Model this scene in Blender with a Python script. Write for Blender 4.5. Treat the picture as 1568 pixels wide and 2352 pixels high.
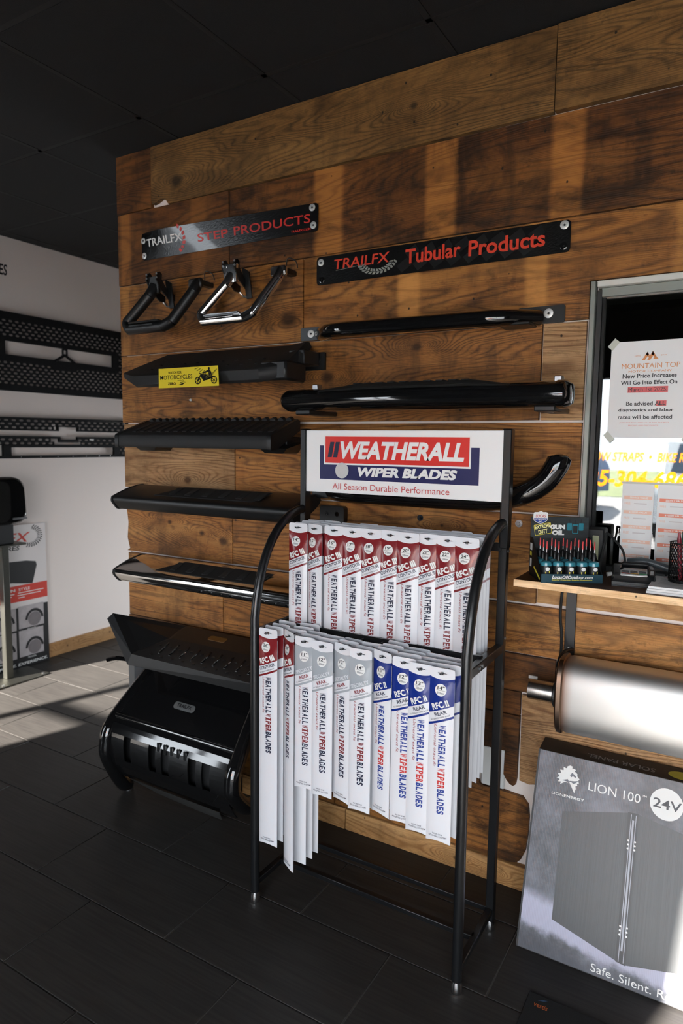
import bpy, bmesh, math, random
from mathutils import Vector, Matrix
from mathutils.geometry import tessellate_polygon
random.seed(7)
for o in list(bpy.data.objects): bpy.data.objects.remove(o)
SC = bpy.context.scene
COL = SC.collection
R = math.radians

# ------------------------------------------------------------------ camera
def make_camera():
    yaw, pitch, roll = R(30.85), R(5.91), R(0.70)
    f = Vector((-math.sin(yaw)*math.cos(pitch), math.cos(yaw)*math.cos(pitch), -math.sin(pitch)))
    r = Vector((math.cos(yaw), math.sin(yaw), 0)); u = r.cross(f)
    r2 = r*math.cos(roll) + u*math.sin(roll); u2 = r2.cross(f)
    cd = bpy.data.cameras.new('camera'); co = bpy.data.objects.new('camera', cd); COL.objects.link(co)
    m = Matrix((r2, u2, -f)).transposed().to_4x4(); m.translation = Vector((0, 0, 1.5))
    co.matrix_world = m
    cd.sensor_fit = 'VERTICAL'; cd.sensor_height = 36; cd.sensor_width = 24
    cd.lens = 1541.0/2352*36; cd.clip_start = 0.02; cd.clip_end = 200
    cd.dof.use_dof = True; cd.dof.focus_distance = 2.05; cd.dof.aperture_fstop = 3.2
    SC.camera = co
make_camera()

# ------------------------------------------------------------------ world, sun, exposure
SKY = 6.0
SUN = 46.0
AZ = (0.30, 0.954); EL = R(25)
W = bpy.data.worlds.new('world'); SC.world = W; W.use_nodes = True
W.node_tree.nodes['Background'].inputs[0].default_value = (0.86, 0.93, 1.0, 1)
W.node_tree.nodes['Background'].inputs[1].default_value = SKY
sd = bpy.data.lights.new('sun', 'SUN'); sd.energy = SUN; sd.angle = R(0.7); sd.color = (1.0, 0.93, 0.84)
so = bpy.data.objects.new('sun', sd); COL.objects.link(so)
sdir = Vector((AZ[0]*math.cos(EL), AZ[1]*math.cos(EL), -math.sin(EL)))
so.rotation_euler = sdir.to_track_quat('-Z', 'Y').to_euler(); so.location = (-3, -8, 6)
def portal(x0, x1, z0, z1, y=-1.47, back=False):
    l = bpy.data.lights.new('daylight_portal', 'AREA'); l.shape = 'RECTANGLE'
    l.size = x1-x0; l.size_y = z1-z0; l.cycles.is_portal = True
    o = bpy.data.objects.new('daylight_portal', l); COL.objects.link(o)
    o.location = ((x0+x1)/2, y, (z0+z1)/2); o.rotation_euler = (R(-90 if back else 90), 0, 0)
FRONT_Y = -1.5
SHOP = (-1.214, 1.9, 0.12, 2.045)       # the shop window behind the camera
DOOR = (-5.25, -4.09, 0.06, 2.45)    # the glass door further left
REAR = (-3.6, -2.45, .10, 1.3)          # unseen window added behind the partition to brighten the white wall
portal(*SHOP); portal(*DOOR); portal(*REAR, y=4.57, back=True)
vs = SC.view_settings
vs.view_transform = 'Standard'; vs.look = 'None'; vs.exposure = 0.58; vs.gamma = 1.0; vs.use_curve_mapping = False
SC.cycles.max_bounces = 8

# ------------------------------------------------------------------ materials
def lin(c):
    if isinstance(c, str): c = tuple(int(c[i:i+2], 16) for i in (0, 2, 4))
    return tuple((v/255/12.92 if v/255 <= .04045 else ((v/255+.055)/1.055)**2.4) for v in c)
MATS = {}
def M(name, col=None, rough=.5, metal=0., coat=0., spec=.5, emit=0, trans=0, bump=None, var=0.):
    """plain principled material; col is sRGB 0-255; bump=(scale, strength); var = procedural colour variation"""
    if name in MATS: return MATS[name]
    m = bpy.data.materials.new(name); m.use_nodes = True; nt = m.node_tree
    b = nt.nodes['Principled BSDF']; c = lin(col)+(1,)
    b.inputs['Base Color'].default_value = c; b.inputs['Roughness'].default_value = rough
    b.inputs['Metallic'].default_value = metal; b.inputs['Specular IOR Level'].default_value = spec
    b.inputs['Coat Weight'].default_value = coat; b.inputs['Coat Roughness'].default_value = .05
    m.diffuse_color = c
    tc = nt.nodes.new('ShaderNodeTexCoord')
    n = nt.nodes.new('ShaderNodeTexNoise'); n.inputs['Scale'].default_value = bump[0] if bump else 18; n.inputs['Detail'].default_value = 3
    nt.links.new(tc.outputs['Object'], n.inputs['Vector'])
    mp = nt.nodes.new('ShaderNodeMapRange'); mp.inputs['To Min'].default_value = 1-var; mp.inputs['To Max'].default_value = 1+var*.6
    nt.links.new(n.outputs['Fac'], mp.inputs['Value'])
    mx = nt.nodes.new('ShaderNodeMix'); mx.data_type = 'RGBA'; mx.blend_type = 'MULTIPLY'; mx.inputs['Factor'].default_value = 1
    mx.inputs['A'].default_value = c; nt.links.new(mp.outputs['Result'], mx.inputs['B'])
    nt.links.new(mx.outputs['Result'], b.inputs['Base Color'])
    if bump:
        bp = nt.nodes.new('ShaderNodeBump'); bp.inputs['Strength'].default_value = bump[1]; bp.inputs['Distance'].default_value = .002
        nt.links.new(n.outputs['Fac'], bp.inputs['Height']); nt.links.new(bp.outputs['Normal'], b.inputs['Normal'])
    MATS[name] = m; return m

class NT:
    """tiny node helper"""
    def __init__(s, name):
        s.m = bpy.data.materials.new(name); s.m.use_nodes = True; s.t = s.m.node_tree
        s.b = s.t.nodes['Principled BSDF']; s.tc = s.n('TexCoord'); s.P = s.tc.outputs['Object']
    def n(s, k): return s.t.nodes.new('ShaderNode'+k)
    def put(s, sock, v):
        if isinstance(v, bpy.types.NodeSocket): s.t.links.new(v, sock)
        elif isinstance(v, (tuple, list)) and len(v) == 3 and sock.type == 'RGBA': sock.default_value = tuple(v)+(1,)
        else: sock.default_value = v
    def math(s, op, a, b=0., c=None, clamp=False):
        n = s.n('Math'); n.operation = op; n.use_clamp = clamp; s.put(n.inputs[0], a); s.put(n.inputs[1], b)
        if c is not None: s.put(n.inputs[2], c)
        return n.outputs[0]
    def map(s, loc=(0, 0, 0), scale=(1, 1, 1), vec=None):
        n = s.n('Mapping'); n.inputs['Location'].default_value = loc; n.inputs['Scale'].default_value = scale
        s.put(n.inputs['Vector'], vec or s.P); return n.outputs[0]
    def noise(s, vec, scale=1., detail=2., rough=.5, dist=0.):
        n = s.n('TexNoise'); s.put(n.inputs['Vector'], vec); n.inputs['Scale'].default_value = scale
        n.inputs['Detail'].default_value = detail; n.inputs['Roughness'].default_value = rough; n.inputs['Distortion'].default_value = dist
        return n.outputs['Fac']
    def ramp(s, v, a, b):                       # smooth 0..1
        n = s.n('MapRange'); n.interpolation_type = 'SMOOTHSTEP'; s.put(n.inputs['Value'], v)
        n.inputs['From Min'].default_value = a; n.inputs['From Max'].default_value = b; return n.outputs['Result']
    def mix(s, f, a, b, mode='MIX'):
        n = s.n('Mix'); n.data_type = 'RGBA'; n.blend_type = mode
        s.put(n.inputs['Factor'], f); s.put(n.inputs['A'], a); s.put(n.inputs['B'], b); return n.outputs['Result']
    def xyz(s):
        n = s.n('SeparateXYZ'); s.put(n.inputs[0], s.P); return n.outputs
    def bump(s, h, st=.3, d=.002):
        n = s.n('Bump'); n.inputs['Strength'].default_value = st; n.inputs['Distance'].default_value = d
        s.put(n.inputs['Height'], h); s.put(s.b.inputs['Normal'], n.outputs[0])

TONES = {  # dark, mid, light (sRGB)
 'brown': ((70, 38, 14), (152, 98, 44), (190, 132, 68)),
 'dark':  ((50, 27, 10), (114, 68, 28), (158, 102, 46)),
 'olive': ((66, 46, 20), (134, 96, 50), (166, 124, 70)),
 'light': ((120, 78, 44), (196, 150, 102), (222, 182, 136)),
 'warm':  ((84, 46, 18), (176, 116, 58), (212, 158, 94)),
 'pale':  ((186, 146, 100), (226, 190, 148), (240, 212, 176)),
 'pine':  ((150, 100, 54), (206, 156, 98), (228, 184, 128)),
}
WN = [0]
def wood(tone, bands=(), ring=46., stain=.6, ridge=0., knots=(), axis='x', rough=.6, gain=1.):
    WN[0] += 1; k = WN[0]; t = NT('wood_%s_%02d' % (tone, k)); sd = (k*3.71, k*1.37, k*5.13)
    D, Md, L = [tuple(v*gain for v in lin(c)) for c in TONES[tone]]
    def S(a, b): return (a, 1, b) if axis == 'x' else (1, a, b)
    xs = t.xyz(); X = xs[0] if axis == 'x' else xs[1]; Z = xs[2]
    # growth rings: contours of a stretched field, bent round the knots
    field = t.noise(t.map(sd, S(.5, 5.0)), 1.0, 1.5, .4, .25)
    field = t.math('ADD', field, t.math('MULTIPLY', t.noise(t.map(sd, S(4, 16)), 1., 2., .5), .07))
    for kx, kz, kr in knots:
        dx = t.math('MULTIPLY', t.math('SUBTRACT', X, kx), .30); dz = t.math('SUBTRACT', Z, kz)
        d2 = t.math('SQRT', t.math('ADD', t.math('ADD', t.math('MULTIPLY', dx, dx), t.math('MULTIPLY', dz, dz)), kr*kr*.05))
        g = t.math('EXPONENT', t.math('MULTIPLY', d2, -.9/kr))
        field = t.math('ADD', field, t.math('MULTIPLY', g, .42))
    line = t.math('ADD', t.math('MULTIPLY', field, ring*5.0), t.math('MULTIPLY', Z, 40.+200.*ridge))
    w = t.math('SINE', line)
    w = t.math('POWER', t.math('MULTIPLY_ADD', w, .5, .5), 2.6)
    vary = t.noise(t.map(sd, S(2.2, 9)), 1., 3.)
    w = t.math('MULTIPLY', w, t.ramp(vary, .20, .58))
    fib = t.noise(t.map(sd, S(7, 300)), 1., 3., .65)
    wav = t.noise(t.map(sd, S(1.6, 12)), 1., 2.)
    fine = t.math('SINE', t.math('ADD', t.math('MULTIPLY', Z, 1050.), t.math('MULTIPLY', wav, 60.)))
    fine = t.math('MULTIPLY', t.math('MULTIPLY_ADD', fine, .5, .5), t.ramp(t.noise(t.map((sd[1], sd[2], sd[0]), S(5, 30)), 1., 3.), .32, .62))
    saw = t.noise(t.map(sd, S(420, 9)), 1., 2.)
    blot = t.noise(t.map(sd, S(3.0, 4.0)), 1., 6., .66, .6)
    smear = t.noise(t.map((sd[2], sd[0], sd[1]), S(11, 3.0)), 1., 4., .6, .3)
    dirt = t.noise(t.map(sd, S(26, 40)), 1., 4., .7)
    c = t.mix(t.math('MULTIPLY', w, .92), Md, D)
    c = t.mix(t.math('MULTIPLY', fine, .38+.3*ridge), c, D)
    c = t.mix(t.math('MULTIPLY', t.ramp(fib, .48, .85), .5), c, L)
    c = t.mix(t.math('MULTIPLY', t.ramp(fib, .5, .2), .55), c, D)
    c = t.mix(t.math('MULTIPLY', t.ramp(saw, .52, .8), .10), c, L)
    c = t.mix(t.math('MULTIPLY', t.ramp(vary, .45, .72), .35), c, L)
    dk = tuple(v*.20 for v in D)
    c = t.mix(t.math('MULTIPLY', t.ramp(blot, .46, .66), stain), c, dk)
    c = t.mix(t.math('MULTIPLY', t.ramp(smear, .50, .70), stain*.75), c, dk)
    c = t.mix(t.math('MULTIPLY', t.ramp(dirt, .52, .70), .22+stain*.4), c, dk)
    for x0, x1, a in bands:
        wob = t.math('MULTIPLY_ADD', t.math('SUBTRACT', smear, .5), .03, X)
        m = t.math('MULTIPLY', t.ramp(wob, x0-.016, x0+.008), t.ramp(wob, x1+.016, x1-.008))
        lc = t.mix(t.math('MULTIPLY', w, .45), tuple(v*1.3 for v in L), Md)
        lc = t.mix(t.math('MULTIPLY', t.ramp(fib, .5, .2), .4), lc, Md)
        c = t.mix(t.math('MULTIPLY', t.math('MULTIPLY', m, t.ramp(blot, .74, .50)), a), c, lc)
    for kx, kz, kr in knots:
        dx = t.math('SUBTRACT', X, kx); dz = t.math('MULTIPLY', t.math('SUBTRACT', Z, kz), 1.3)
        d = t.math('SQRT', t.math('ADD', t.math('MULTIPLY', dx, dx), t.math('MULTIPLY', dz, dz)))
        d = t.math('MULTIPLY_ADD', t.math('SUBTRACT', dirt, .5), kr*.5, d)
        c = t.mix(t.math('MULTIPLY', t.ramp(d, kr*1.0, kr*.25), .85), c, tuple(v*.35 for v in D))
    v = t.n('TexVoronoi'); v.inputs['Scale'].default_value = 1.; t.put(v.inputs['Vector'], t.map(sd, S(13, 11)))
    c = t.mix(t.math('MULTIPLY', t.ramp(v.outputs['Distance'], .06, .035), .9), c, (.004, .003, .002))
    t.put(t.b.inputs['Base Color'], c)
    t.b.inputs['Roughness'].default_value = rough; t.b.inputs['Specular IOR Level'].default_value = .35
    h = t.math('ADD', t.math('MULTIPLY', fib, .6+ridge), t.math('MULTIPLY', t.math('ADD', w, fine), -.3-.5*ridge))
    t.bump(h, .4+.3*ridge, .002)
    return t.m

def stripes_mat(name, base, dark, scale, rough, bump=.2, spec=.5):
    t = NT(name); a = t.noise(t.map((0, 0, 0), scale), 1., 3., .6); b = t.noise(t.map((3, 1, 2), (1.3, 1.3, 1.3)), 1., 4.)
    c = t.mix(t.ramp(a, .3, .7), lin(base), lin(dark)); c = t.mix(t.math('MULTIPLY', t.ramp(b, .45, .7), .35), c, lin(dark))
    t.put(t.b.inputs['Base Color'], c); t.b.inputs['Roughness'].default_value = rough; t.b.inputs['Specular IOR Level'].default_value = spec
    t.bump(a, bump, .001); return t.m

def scuffed_tile(name='floor_tile'):
    t = NT(name); a = t.noise(t.map((0, 0, 0), (4, 90, 1)), 1., 3., .6); b = t.noise(t.map((0, 0, 0), (1.1, 1.1, 1)), 1., 5.)
    c = t.mix(t.ramp(a, .3, .72), lin((56, 54, 52)), lin((45, 43, 42)))
    sc = t.noise(t.map((7, 2, 0), (9, 13, 1)), 1., 6., .7)
    xs = t.xyz()
    def win(s, a0, a1): return t.math('MULTIPLY', t.ramp(s, a0-.06, a0+.06), t.ramp(s, a1+.06, a1-.06))
    zone = t.math('MULTIPLY', win(xs[0], -3.52, -3.2), win(xs[1], 2.3, 2.85))
    c = t.mix(t.math('MULTIPLY', t.math('MULTIPLY', t.ramp(sc, .56, .66), zone), .5), c, lin((150, 146, 138)))
    t.put(t.b.inputs['Base Color'], c); t.b.inputs['Roughness'].default_value = .5
    t.b.inputs['Specular IOR Level'].default_value = .25
    t.bump(a, .15, .001); return t.m

def glass_mat(name, refl, tint=(1, 1, 1)):
    m = bpy.data.materials.new(name); m.use_nodes = True; nt = m.node_tree; nt.nodes.clear()
    o = nt.nodes.new('ShaderNodeOutputMaterial'); mx = nt.nodes.new('ShaderNodeMixShader')
    tr = nt.nodes.new('ShaderNodeBsdfTransparent'); gl = nt.nodes.new('ShaderNodeBsdfGlossy'); gl.inputs['Roughness'].default_value = 0
    tr.inputs['Color'].default_value = tint+(1,)
    lw = nt.nodes.new('ShaderNodeLayerWeight'); lw.inputs['Blend'].default_value = .25
    ad = nt.nodes.new('ShaderNodeMath'); ad.operation = 'MULTIPLY_ADD'; ad.inputs[1].default_value = .3; ad.inputs[2].default_value = refl; ad.use_clamp = True
    nt.links.new(lw.outputs['Fresnel'], ad.inputs[0]); nt.links.new(ad.outputs[0], mx.inputs['Fac'])
    nt.links.new(tr.outputs[0], mx.inputs[1]); nt.links.new(gl.outputs[0], mx.inputs[2]); nt.links.new(mx.outputs[0], o.inputs['Surface'])
    return m

WHITE = M('white_drywall', (232, 221, 214), .8, bump=(240, .06), var=.03)
GLOSS = M('gloss_black_paint', (16, 16, 17), .07, coat=.8)
SATIN = M('satin_black_powdercoat', (21, 22, 23), .38, bump=(900, .12))
MATTE = M('matte_black_plastic', (24, 24, 25), .6, bump=(700, .2))
RUBBER = M('black_rubber', (22, 22, 22), .75, bump=(500, .3))
CHROME = M('polished_chrome', (235, 235, 235), .06, metal=1)
STEEL = M('zinc_plated_steel', (190, 192, 195), .28, metal=1, bump=(300, .1))
ZINC = M('white_zinc_washer', (215, 216, 214), .45, metal=.6)
GREYM = M('galvanised_steel', (108, 108, 102), .4, metal=1, bump=(120, .15), var=.15)
PRW = M('print_white', (232, 232, 230), .5)
PRB = M('print_black', (20, 20, 22), .5)
PRN = M('print_navy', (24, 30, 58), .45)
PRR = M('print_red', (196, 44, 40), .45)
PRWINE = M('print_wine', (124, 26, 32), .45)
PAPER = M('paper_white', (228, 228, 228), .8, var=.02)

# ------------------------------------------------------------------ geometry helpers
PM = {}
TXT = {}
def text_shape(s, bold=0., shear=0., spacing=1.0, small=False):
    key = (s, bold, shear, spacing)
    if key in TXT: return TXT[key]
    cu = bpy.data.curves.new('t', 'FONT'); cu.body = s; cu.offset = bold; cu.shear = shear; cu.space_character = spacing
    cu.resolution_u = 3; cu.fill_mode = 'FRONT'
    ob = bpy.data.objects.new('t', cu); COL.objects.link(ob)
    dg = bpy.context.evaluated_depsgraph_get(); me = bpy.data.meshes.new_from_object(ob.evaluated_get(dg))
    V = [(v.co.x, v.co.y) for v in me.vertices]; F = [tuple(p.vertices) for p in me.polygons]
    bpy.data.objects.remove(ob); bpy.data.curves.remove(cu); bpy.data.meshes.remove(me)
    x0 = min(v[0] for v in V); x1 = max(v[0] for v in V); y0 = min(v[1] for v in V); y1 = max(v[1] for v in V)
    V = [((x-x0)/(x1-x0), (y-y0)/(y1-y0)) for x, y in V]
    TXT[key] = (V, F); return TXT[key]

class G:
    def disc(s, cx, cy, r, fn, ry=None, n=20, mi=0):
        ry = ry or r; V = [fn(cx, cy, 0)]
        for k in (.35, .7, 1): V += [fn(cx+r*k*math.cos(2*math.pi*i/n), cy+ry*k*math.sin(2*math.pi*i/n), 0) for i in range(n)]
        F = [(0, 1+i, 1+(i+1) % n) for i in range(n)]+[(1+j*n+i, 1+j*n+(i+1) % n, 1+(j+1)*n+(i+1) % n, 1+(j+1)*n+i) for j in range(2) for i in range(n)]
        return s.add(V, F, mi)
    def __init__(s): s.V = []; s.F = []; s.I = []
    def add(s, V, F, mi=0):
        o = len(s.V); s.V += [Vector(v) for v in V]; s.F += [tuple(i+o for i in f) for f in F]; s.I += [mi]*len(F); return s
    def box(s, x0, x1, y0, y1, z0, z1, b=0., mi=0, mat=None):
        if b <= 0:
            V = [(x, y, z) for x in (x0, x1) for y in (y0, y1) for z in (z0, z1)]
            F = [(0, 1, 3, 2), (4, 6, 7, 5), (0, 4, 5, 1), (2, 3, 7, 6), (0, 2, 6, 4), (1, 5, 7, 3)]
        else:
            b = min(b, (x1-x0)*.49, (y1-y0)*.49, (z1-z0)*.49); V = []; idx = {}
            for sx in (0, 1):
                for sy in (0, 1):
                    for sz in (0, 1):
                        c = [(x0, x1)[sx], (y0, y1)[sy], (z0, z1)[sz]]; d = [(b, -b)[sx], (b, -b)[sy], (b, -b)[sz]]
                        for a in range(3):
                            p = list(c)
                            for q in range(3):
                                if q != a: p[q] += d[q]
                            idx[(sx, sy, sz, a)] = len(V); V.append(tuple(p))
            F = []; sg = (0, 1)
            for a in range(3):
                for v in sg:
                    q = []
                    for (i, j) in ((0, 0), (1, 0), (1, 1), (0, 1)):
                        k = [0, 0, 0]; k[a] = v; k[(a+1) % 3] = i; k[(a+2) % 3] = j; q.append(idx[tuple(k)+(a,)])
                    F.append(tuple(q))
                bb, cc = (a+1) % 3, (a+2) % 3
                for i in sg:
                    for j in sg:
                        def kk(v, w):
                            k = [0, 0, 0]; k[a] = v; k[bb] = i; k[cc] = j; return idx[tuple(k)+(w,)]
                        F.append((kk(0, bb), kk(1, bb), kk(1, cc), kk(0, cc)))
            for sx in sg:
                for sy in sg:
                    for sz in sg: F.append(tuple(idx[(sx, sy, sz, a)] for a in range(3)))
        if mat is not None: V = [mat @ Vector(v) for v in V]
        return s.add(V, F, mi)
    def loft(s, rings, caps=True, mi=0, closed=True):
        n = len(rings[0]); V = [p for r in rings for p in r]; F = []
        for k in range(len(rings)-1):
            for i in range(n if closed else n-1):
                j = (i+1) % n; F.append((k*n+i, k*n+j, (k+1)*n+j, (k+1)*n+i))
        if caps: F += [tuple(range(n))[::-1], tuple((len(rings)-1)*n+i for i in range(n))]
        return s.add(V, F, mi)
    def ext(s, prof, t0, t1, axis='x', mi=0):
        f = {'x': lambda t, a, b: (t, a, b), 'y': lambda t, a, b: (a, t, b), 'z': lambda t, a, b: (a, b, t)}[axis]
        return s.loft([[f(t0, *p) for p in prof], [f(t1, *p) for p in prof]], mi=mi)
    def tube(s, path, r, seg=12, caps=True, mi=0, sq=None, closed=False):
        P = [Vector(p) for p in path]; n = len(P); rs = r if isinstance(r, (list, tuple)) else [r]*n
        T = []
        for i in range(n):
            a = P[i-1] if (i > 0 or closed) else P[i]; b = P[(i+1) % n] if (i < n-1 or closed) else P[i]; T.append((b-a).normalized())
        up = Vector((0, 0, 1)) if abs(T[0].z) < .9 else Vector((0, 1, 0))
        N = (up-T[0]*up.dot(T[0])).normalized(); rings = []
        for i in range(n):
            if i:
                N = (N-T[i]*N.dot(T[i])).normalized()
            B = T[i].cross(N); a_, b_ = (sq or (1, 1))
            rings.append([P[i]+N*(rs[i]*a_*math.cos(2*math.pi*k/seg))+B*(rs[i]*b_*math.sin(2*math.pi*k/seg)) for k in range(seg)])
        if closed: rings.append(rings[0])
        return s.loft(rings, caps=caps and not closed, mi=mi)
    def cyl(s, p0, p1, r, seg=16, mi=0, r1=None): return s.tube([p0, p1], [r, r1 if r1 is not None else r], seg, mi=mi)
    def lathe(s, prof, c=(0, 0, 0), axis='z', seg=20, mi=0):
        rings = []
        for rr, h in prof:
            ring = []
            for k in range(seg):
                a = 2*math.pi*k/seg; u, v = rr*math.cos(a), rr*math.sin(a)
                p = {'z': (u, v, h), 'y': (u, h, v), 'x': (h, u, v), '-y': (u, -h, v)}[axis]; ring.append((c[0]+p[0], c[1]+p[1], c[2]+p[2]))
            rings.append(ring)
        return s.loft(rings, mi=mi)
    def plate(s, outer, fn, depth=.004, holes=(), mi=0, back=True):
        loops = [list(outer)]+[list(h) for h in holes]; flat = [p for l in loops for p in l]; n = len(flat)
        tri = tessellate_polygon([[Vector((p[0], p[1], 0)) for p in l] for l in loops])
        V = [fn(p[0], p[1], 0) for p in flat]; F = [tuple(t) for t in tri]
        if depth > 0:
            V += [fn(p[0], p[1], depth) for p in flat]
            if back: F += [tuple(i+n for i in t)[::-1] for t in tri]
            o = 0
            for l in loops:
                m = len(l)
                for i in range(m): j = (i+1) % m; F.append((o+i, o+j, o+j+n, o+i+n))
                o += m
        return s.add(V, F, mi)
    def text(s, body, fit, fn, mi=0, bold=0., shear=0., rot=0., spacing=1.0, vert=False):
        """fit=(u0,u1,v0,v1) box the lettering fills; rot about the box centre; vert: reads downwards"""
        V, F = text_shape(body, bold, shear, spacing); u0, u1, v0, v1 = fit; cu, cv = (u0+u1)/2, (v0+v1)/2; out = []
        ca, sa = math.cos(rot), math.sin(rot)
        for a, b in V:
            if vert: u, v = u0+b*(u1-u0), v1-a*(v1-v0)
            else: u, v = u0+a*(u1-u0), v0+b*(v1-v0)
            if rot: du, dv = u-cu, v-cv; u, v = cu+du*ca-dv*sa, cv+du*sa+dv*ca
            out.append(fn(u, v, 0))
        return s.add(out, F, mi)
    def build(s, name, mats, parent=None, world=True, origin=None, smooth=True, angle=38, recalc=True):
        me = bpy.data.meshes.new(name); V = s.V
        inv = None
        if parent is not None and world: inv = PM[parent.name].inverted()
        if origin is not None: inv = Matrix.Translation(-Vector(origin))
        if inv is not None: V = [inv @ v for v in V]
        me.from_pydata([tuple(v) for v in V], [], s.F)
        for m in (mats if isinstance(mats, (list, tuple)) else [mats]): me.materials.append(m)
        me.polygons.foreach_set('material_index', s.I)
        if recalc:
            bm = bmesh.new(); bm.from_mesh(me); bmesh.ops.recalc_face_normals(bm, faces=bm.faces); bm.to_mesh(me); bm.free()
        if smooth: me.shade_smooth(); me.set_sharp_from_angle(angle=R(angle))
        me.update()
        o = bpy.data.objects.new(name, me); COL.objects.link(o)
        if parent is not None: o.parent = parent; PM[o.name] = PM[parent.name] if world else PM[parent.name]
        else:
            PM[o.name] = Matrix.Translation(Vector(origin)) if origin is not None else Matrix.Identity(4)
            if origin is not None: o.location = origin
        return o
def tag(o, label=None, cat=None, group=None, kind=None):
    if label: o['label'] = label
    if cat: o['category'] = cat
    if group: o['group'] = group
    if kind: o['kind'] = kind
    return o
def thing(name, label, cat, loc=(0, 0, 0), rotz=0., group=None):
    o = bpy.data.objects.new(name, None); COL.objects.link(o); o.location = loc; o.rotation_euler = (0, 0, rotz)
    o.empty_display_size = .05
    PM[o.name] = Matrix.Translation(Vector(loc)) @ Matrix.Rotation(rotz, 4, 'Z')
    return tag(o, label, cat, group)
def mesh_copy(o, parent=None, loc=None):
    c = o.copy(); COL.objects.link(c)
    if parent: c.parent = parent
    if loc is not None: c.location = loc
    return c
def copy_thing(root, loc, rot, label, group=None):
    r = root.copy(); COL.objects.link(r); r.location = loc; r.rotation_euler = rot; r['label'] = label
    if group: r['group'] = group
    for ch in root.children:
        c = mesh_copy(ch, r)
        for g in ch.children: mesh_copy(g, c)
    return r
def rrect(x0, x1, y0, y1, r, n=5):
    out = []
    for cx, cy, a0 in ((x1-r, y1-r, 0), (x0+r, y1-r, 90), (x0+r, y0+r, 180), (x1-r, y0+r, 270)):
        for k in range(n+1): a = R(a0+90*k/n); out.append((cx+r*math.cos(a), cy+r*math.sin(a)))
    return out
def circ(cx, cy, r, n=20, ry=None): return [(cx+r*math.cos(2*math.pi*k/n), cy+(ry or r)*math.sin(2*math.pi*k/n)) for k in range(n)]
def ypl(y, d=1): return lambda u, v, w: (u, y+w*d, v)       # plane facing -y
def xpl(x): return lambda u, v, w: (x-w, u, v)              # plane facing +x
def bez(p, n=8):                                             # catmull-rom through points
    P = [Vector(q) for q in p]; out = []
    for i in range(len(P)-1):
        a = P[i-1] if i else P[i]; b, c = P[i], P[i+1]; d = P[i+2] if i+2 < len(P) else P[i+1]
        for k in range(n):
            t = k/n; out.append(.5*((2*b)+(c-a)*t+(2*a-5*b+4*c-d)*t*t+(3*b-a-3*c+d)*t**3))
    return out+[P[-1]]
def fillet(pts, r, n=5):
    P = [Vector(p) for p in pts]; out = [P[0]]
    for i in range(1, len(P)-1):
        a = (P[i-1]-P[i]).normalized(); b = (P[i+1]-P[i]).normalized()
        A = P[i]+a*r; B = P[i]+b*r
        for k in range(n+1): t = k/n; out.append((1-t)**2*A+2*t*(1-t)*P[i]+t*t*B)
    return out+[P[-1]]

# ================================================================== THE SETTING
CEIL = 2.742
WY = 2.147                       # face of the planks
TILE = scuffed_tile()
# ---- floor
GROUT = M('floor_grout', (84, 82, 79), .8, var=.1)
fl = tag(G().box(-6.2, 3.2, FRONT_Y-.1, 6.1, -.1, -.003).build('floor', GROUT), kind='structure')
tm = None
TX, TY = .6135, .307
for i in range(-3, 11):
    y0 = 1.3505+TY*i
    off = -1.416 if i % 2 == 0 else -1.126
    for k in range(-5, 4):
        x0 = off+TX*k
        if x0 < -4.1 and x0+TX < -4.04: continue
        if tm is None:
            o = G().box(0, TX-.004, 0, TY-.004, -.008, 0, .0012).build('tile', TILE, fl); tm = o
        else:
            o = mesh_copy(tm, fl)
        o.location = (x0+.002, y0+.002, 0)
def tiled(name, x0, x1, y0, y1):
    t = NT('tile_'+name); b = t.n('TexBrick'); b.inputs['Color1'].default_value = lin((53, 51, 49))+(1,); b.inputs['Color2'].default_value = lin((48, 46, 44))+(1,)
    b.inputs['Mortar'].default_value = lin((92, 88, 84))+(1,); b.inputs['Scale'].default_value = 1; b.inputs['Brick Width'].default_value = TX
    b.inputs['Row Height'].default_value = TY; b.inputs['Mortar Size'].default_value = .003; t.put(b.inputs['Vector'], t.map((.19, -1.3505, 0)))
    t.put(t.b.inputs['Base Color'], b.outputs['Color']); t.b.inputs['Roughness'].default_value = .5; t.b.inputs['Specular IOR Level'].default_value = .3
    return tag(G().box(x0, x1, y0, y1, -.02, -.0005).build(name, t.m), kind='structure')
ylo, yhi = 1.3505-3*TY, 1.3505+11*TY
xhi = -1.416+4*TX
tiled('floor_front', -6.2, 3.2, FRONT_Y, ylo)
tiled('floor_rear', -4.1, 3.2, yhi, 6.1)
tiled('floor_right', xhi+.3, 3.2, ylo, yhi)
tiled('floor_alcove', -6.2, -4.25, ylo, 2.0)
# ---- ceiling: black lay-in panels in a grid
CBLK = M('ceiling_black_paint', (23, 23, 24), .9, bump=(300, .3), var=.15)
ce = tag(G().box(-6.2, 3.2, FRONT_Y-.1, 6.1, CEIL+.012, CEIL+.1).build('ceiling', CBLK), kind='structure')
cm = None
for i in range(-7, 3):
    for k in range(-1, 8):
        if cm is None: o = G().box(0, .588, 0, .588, CEIL+.003, CEIL+.014, .001).build('ceiling_panel', M('ceiling_panel', (22, 22, 23), .95, bump=(500, .5), var=.2), ce); cm = o
        else: o = mesh_copy(cm, ce)
        o.location = (.61*i+.35, .61*k+.13, 0)
bars = G()
for i in range(-7, 4): bars.box(.61*i+.3275, .61*i+.3475, -.5, 5.1, CEIL+.003, CEIL+.01)
for k in range(-1, 9): bars.box(-4, 2.2, .61*k+.1075, .61*k+.1275, CEIL+.003, CEIL+.01)
bars.build('ceiling_grid', M('ceiling_grid', (24, 24, 25), .8), ce)
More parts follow.
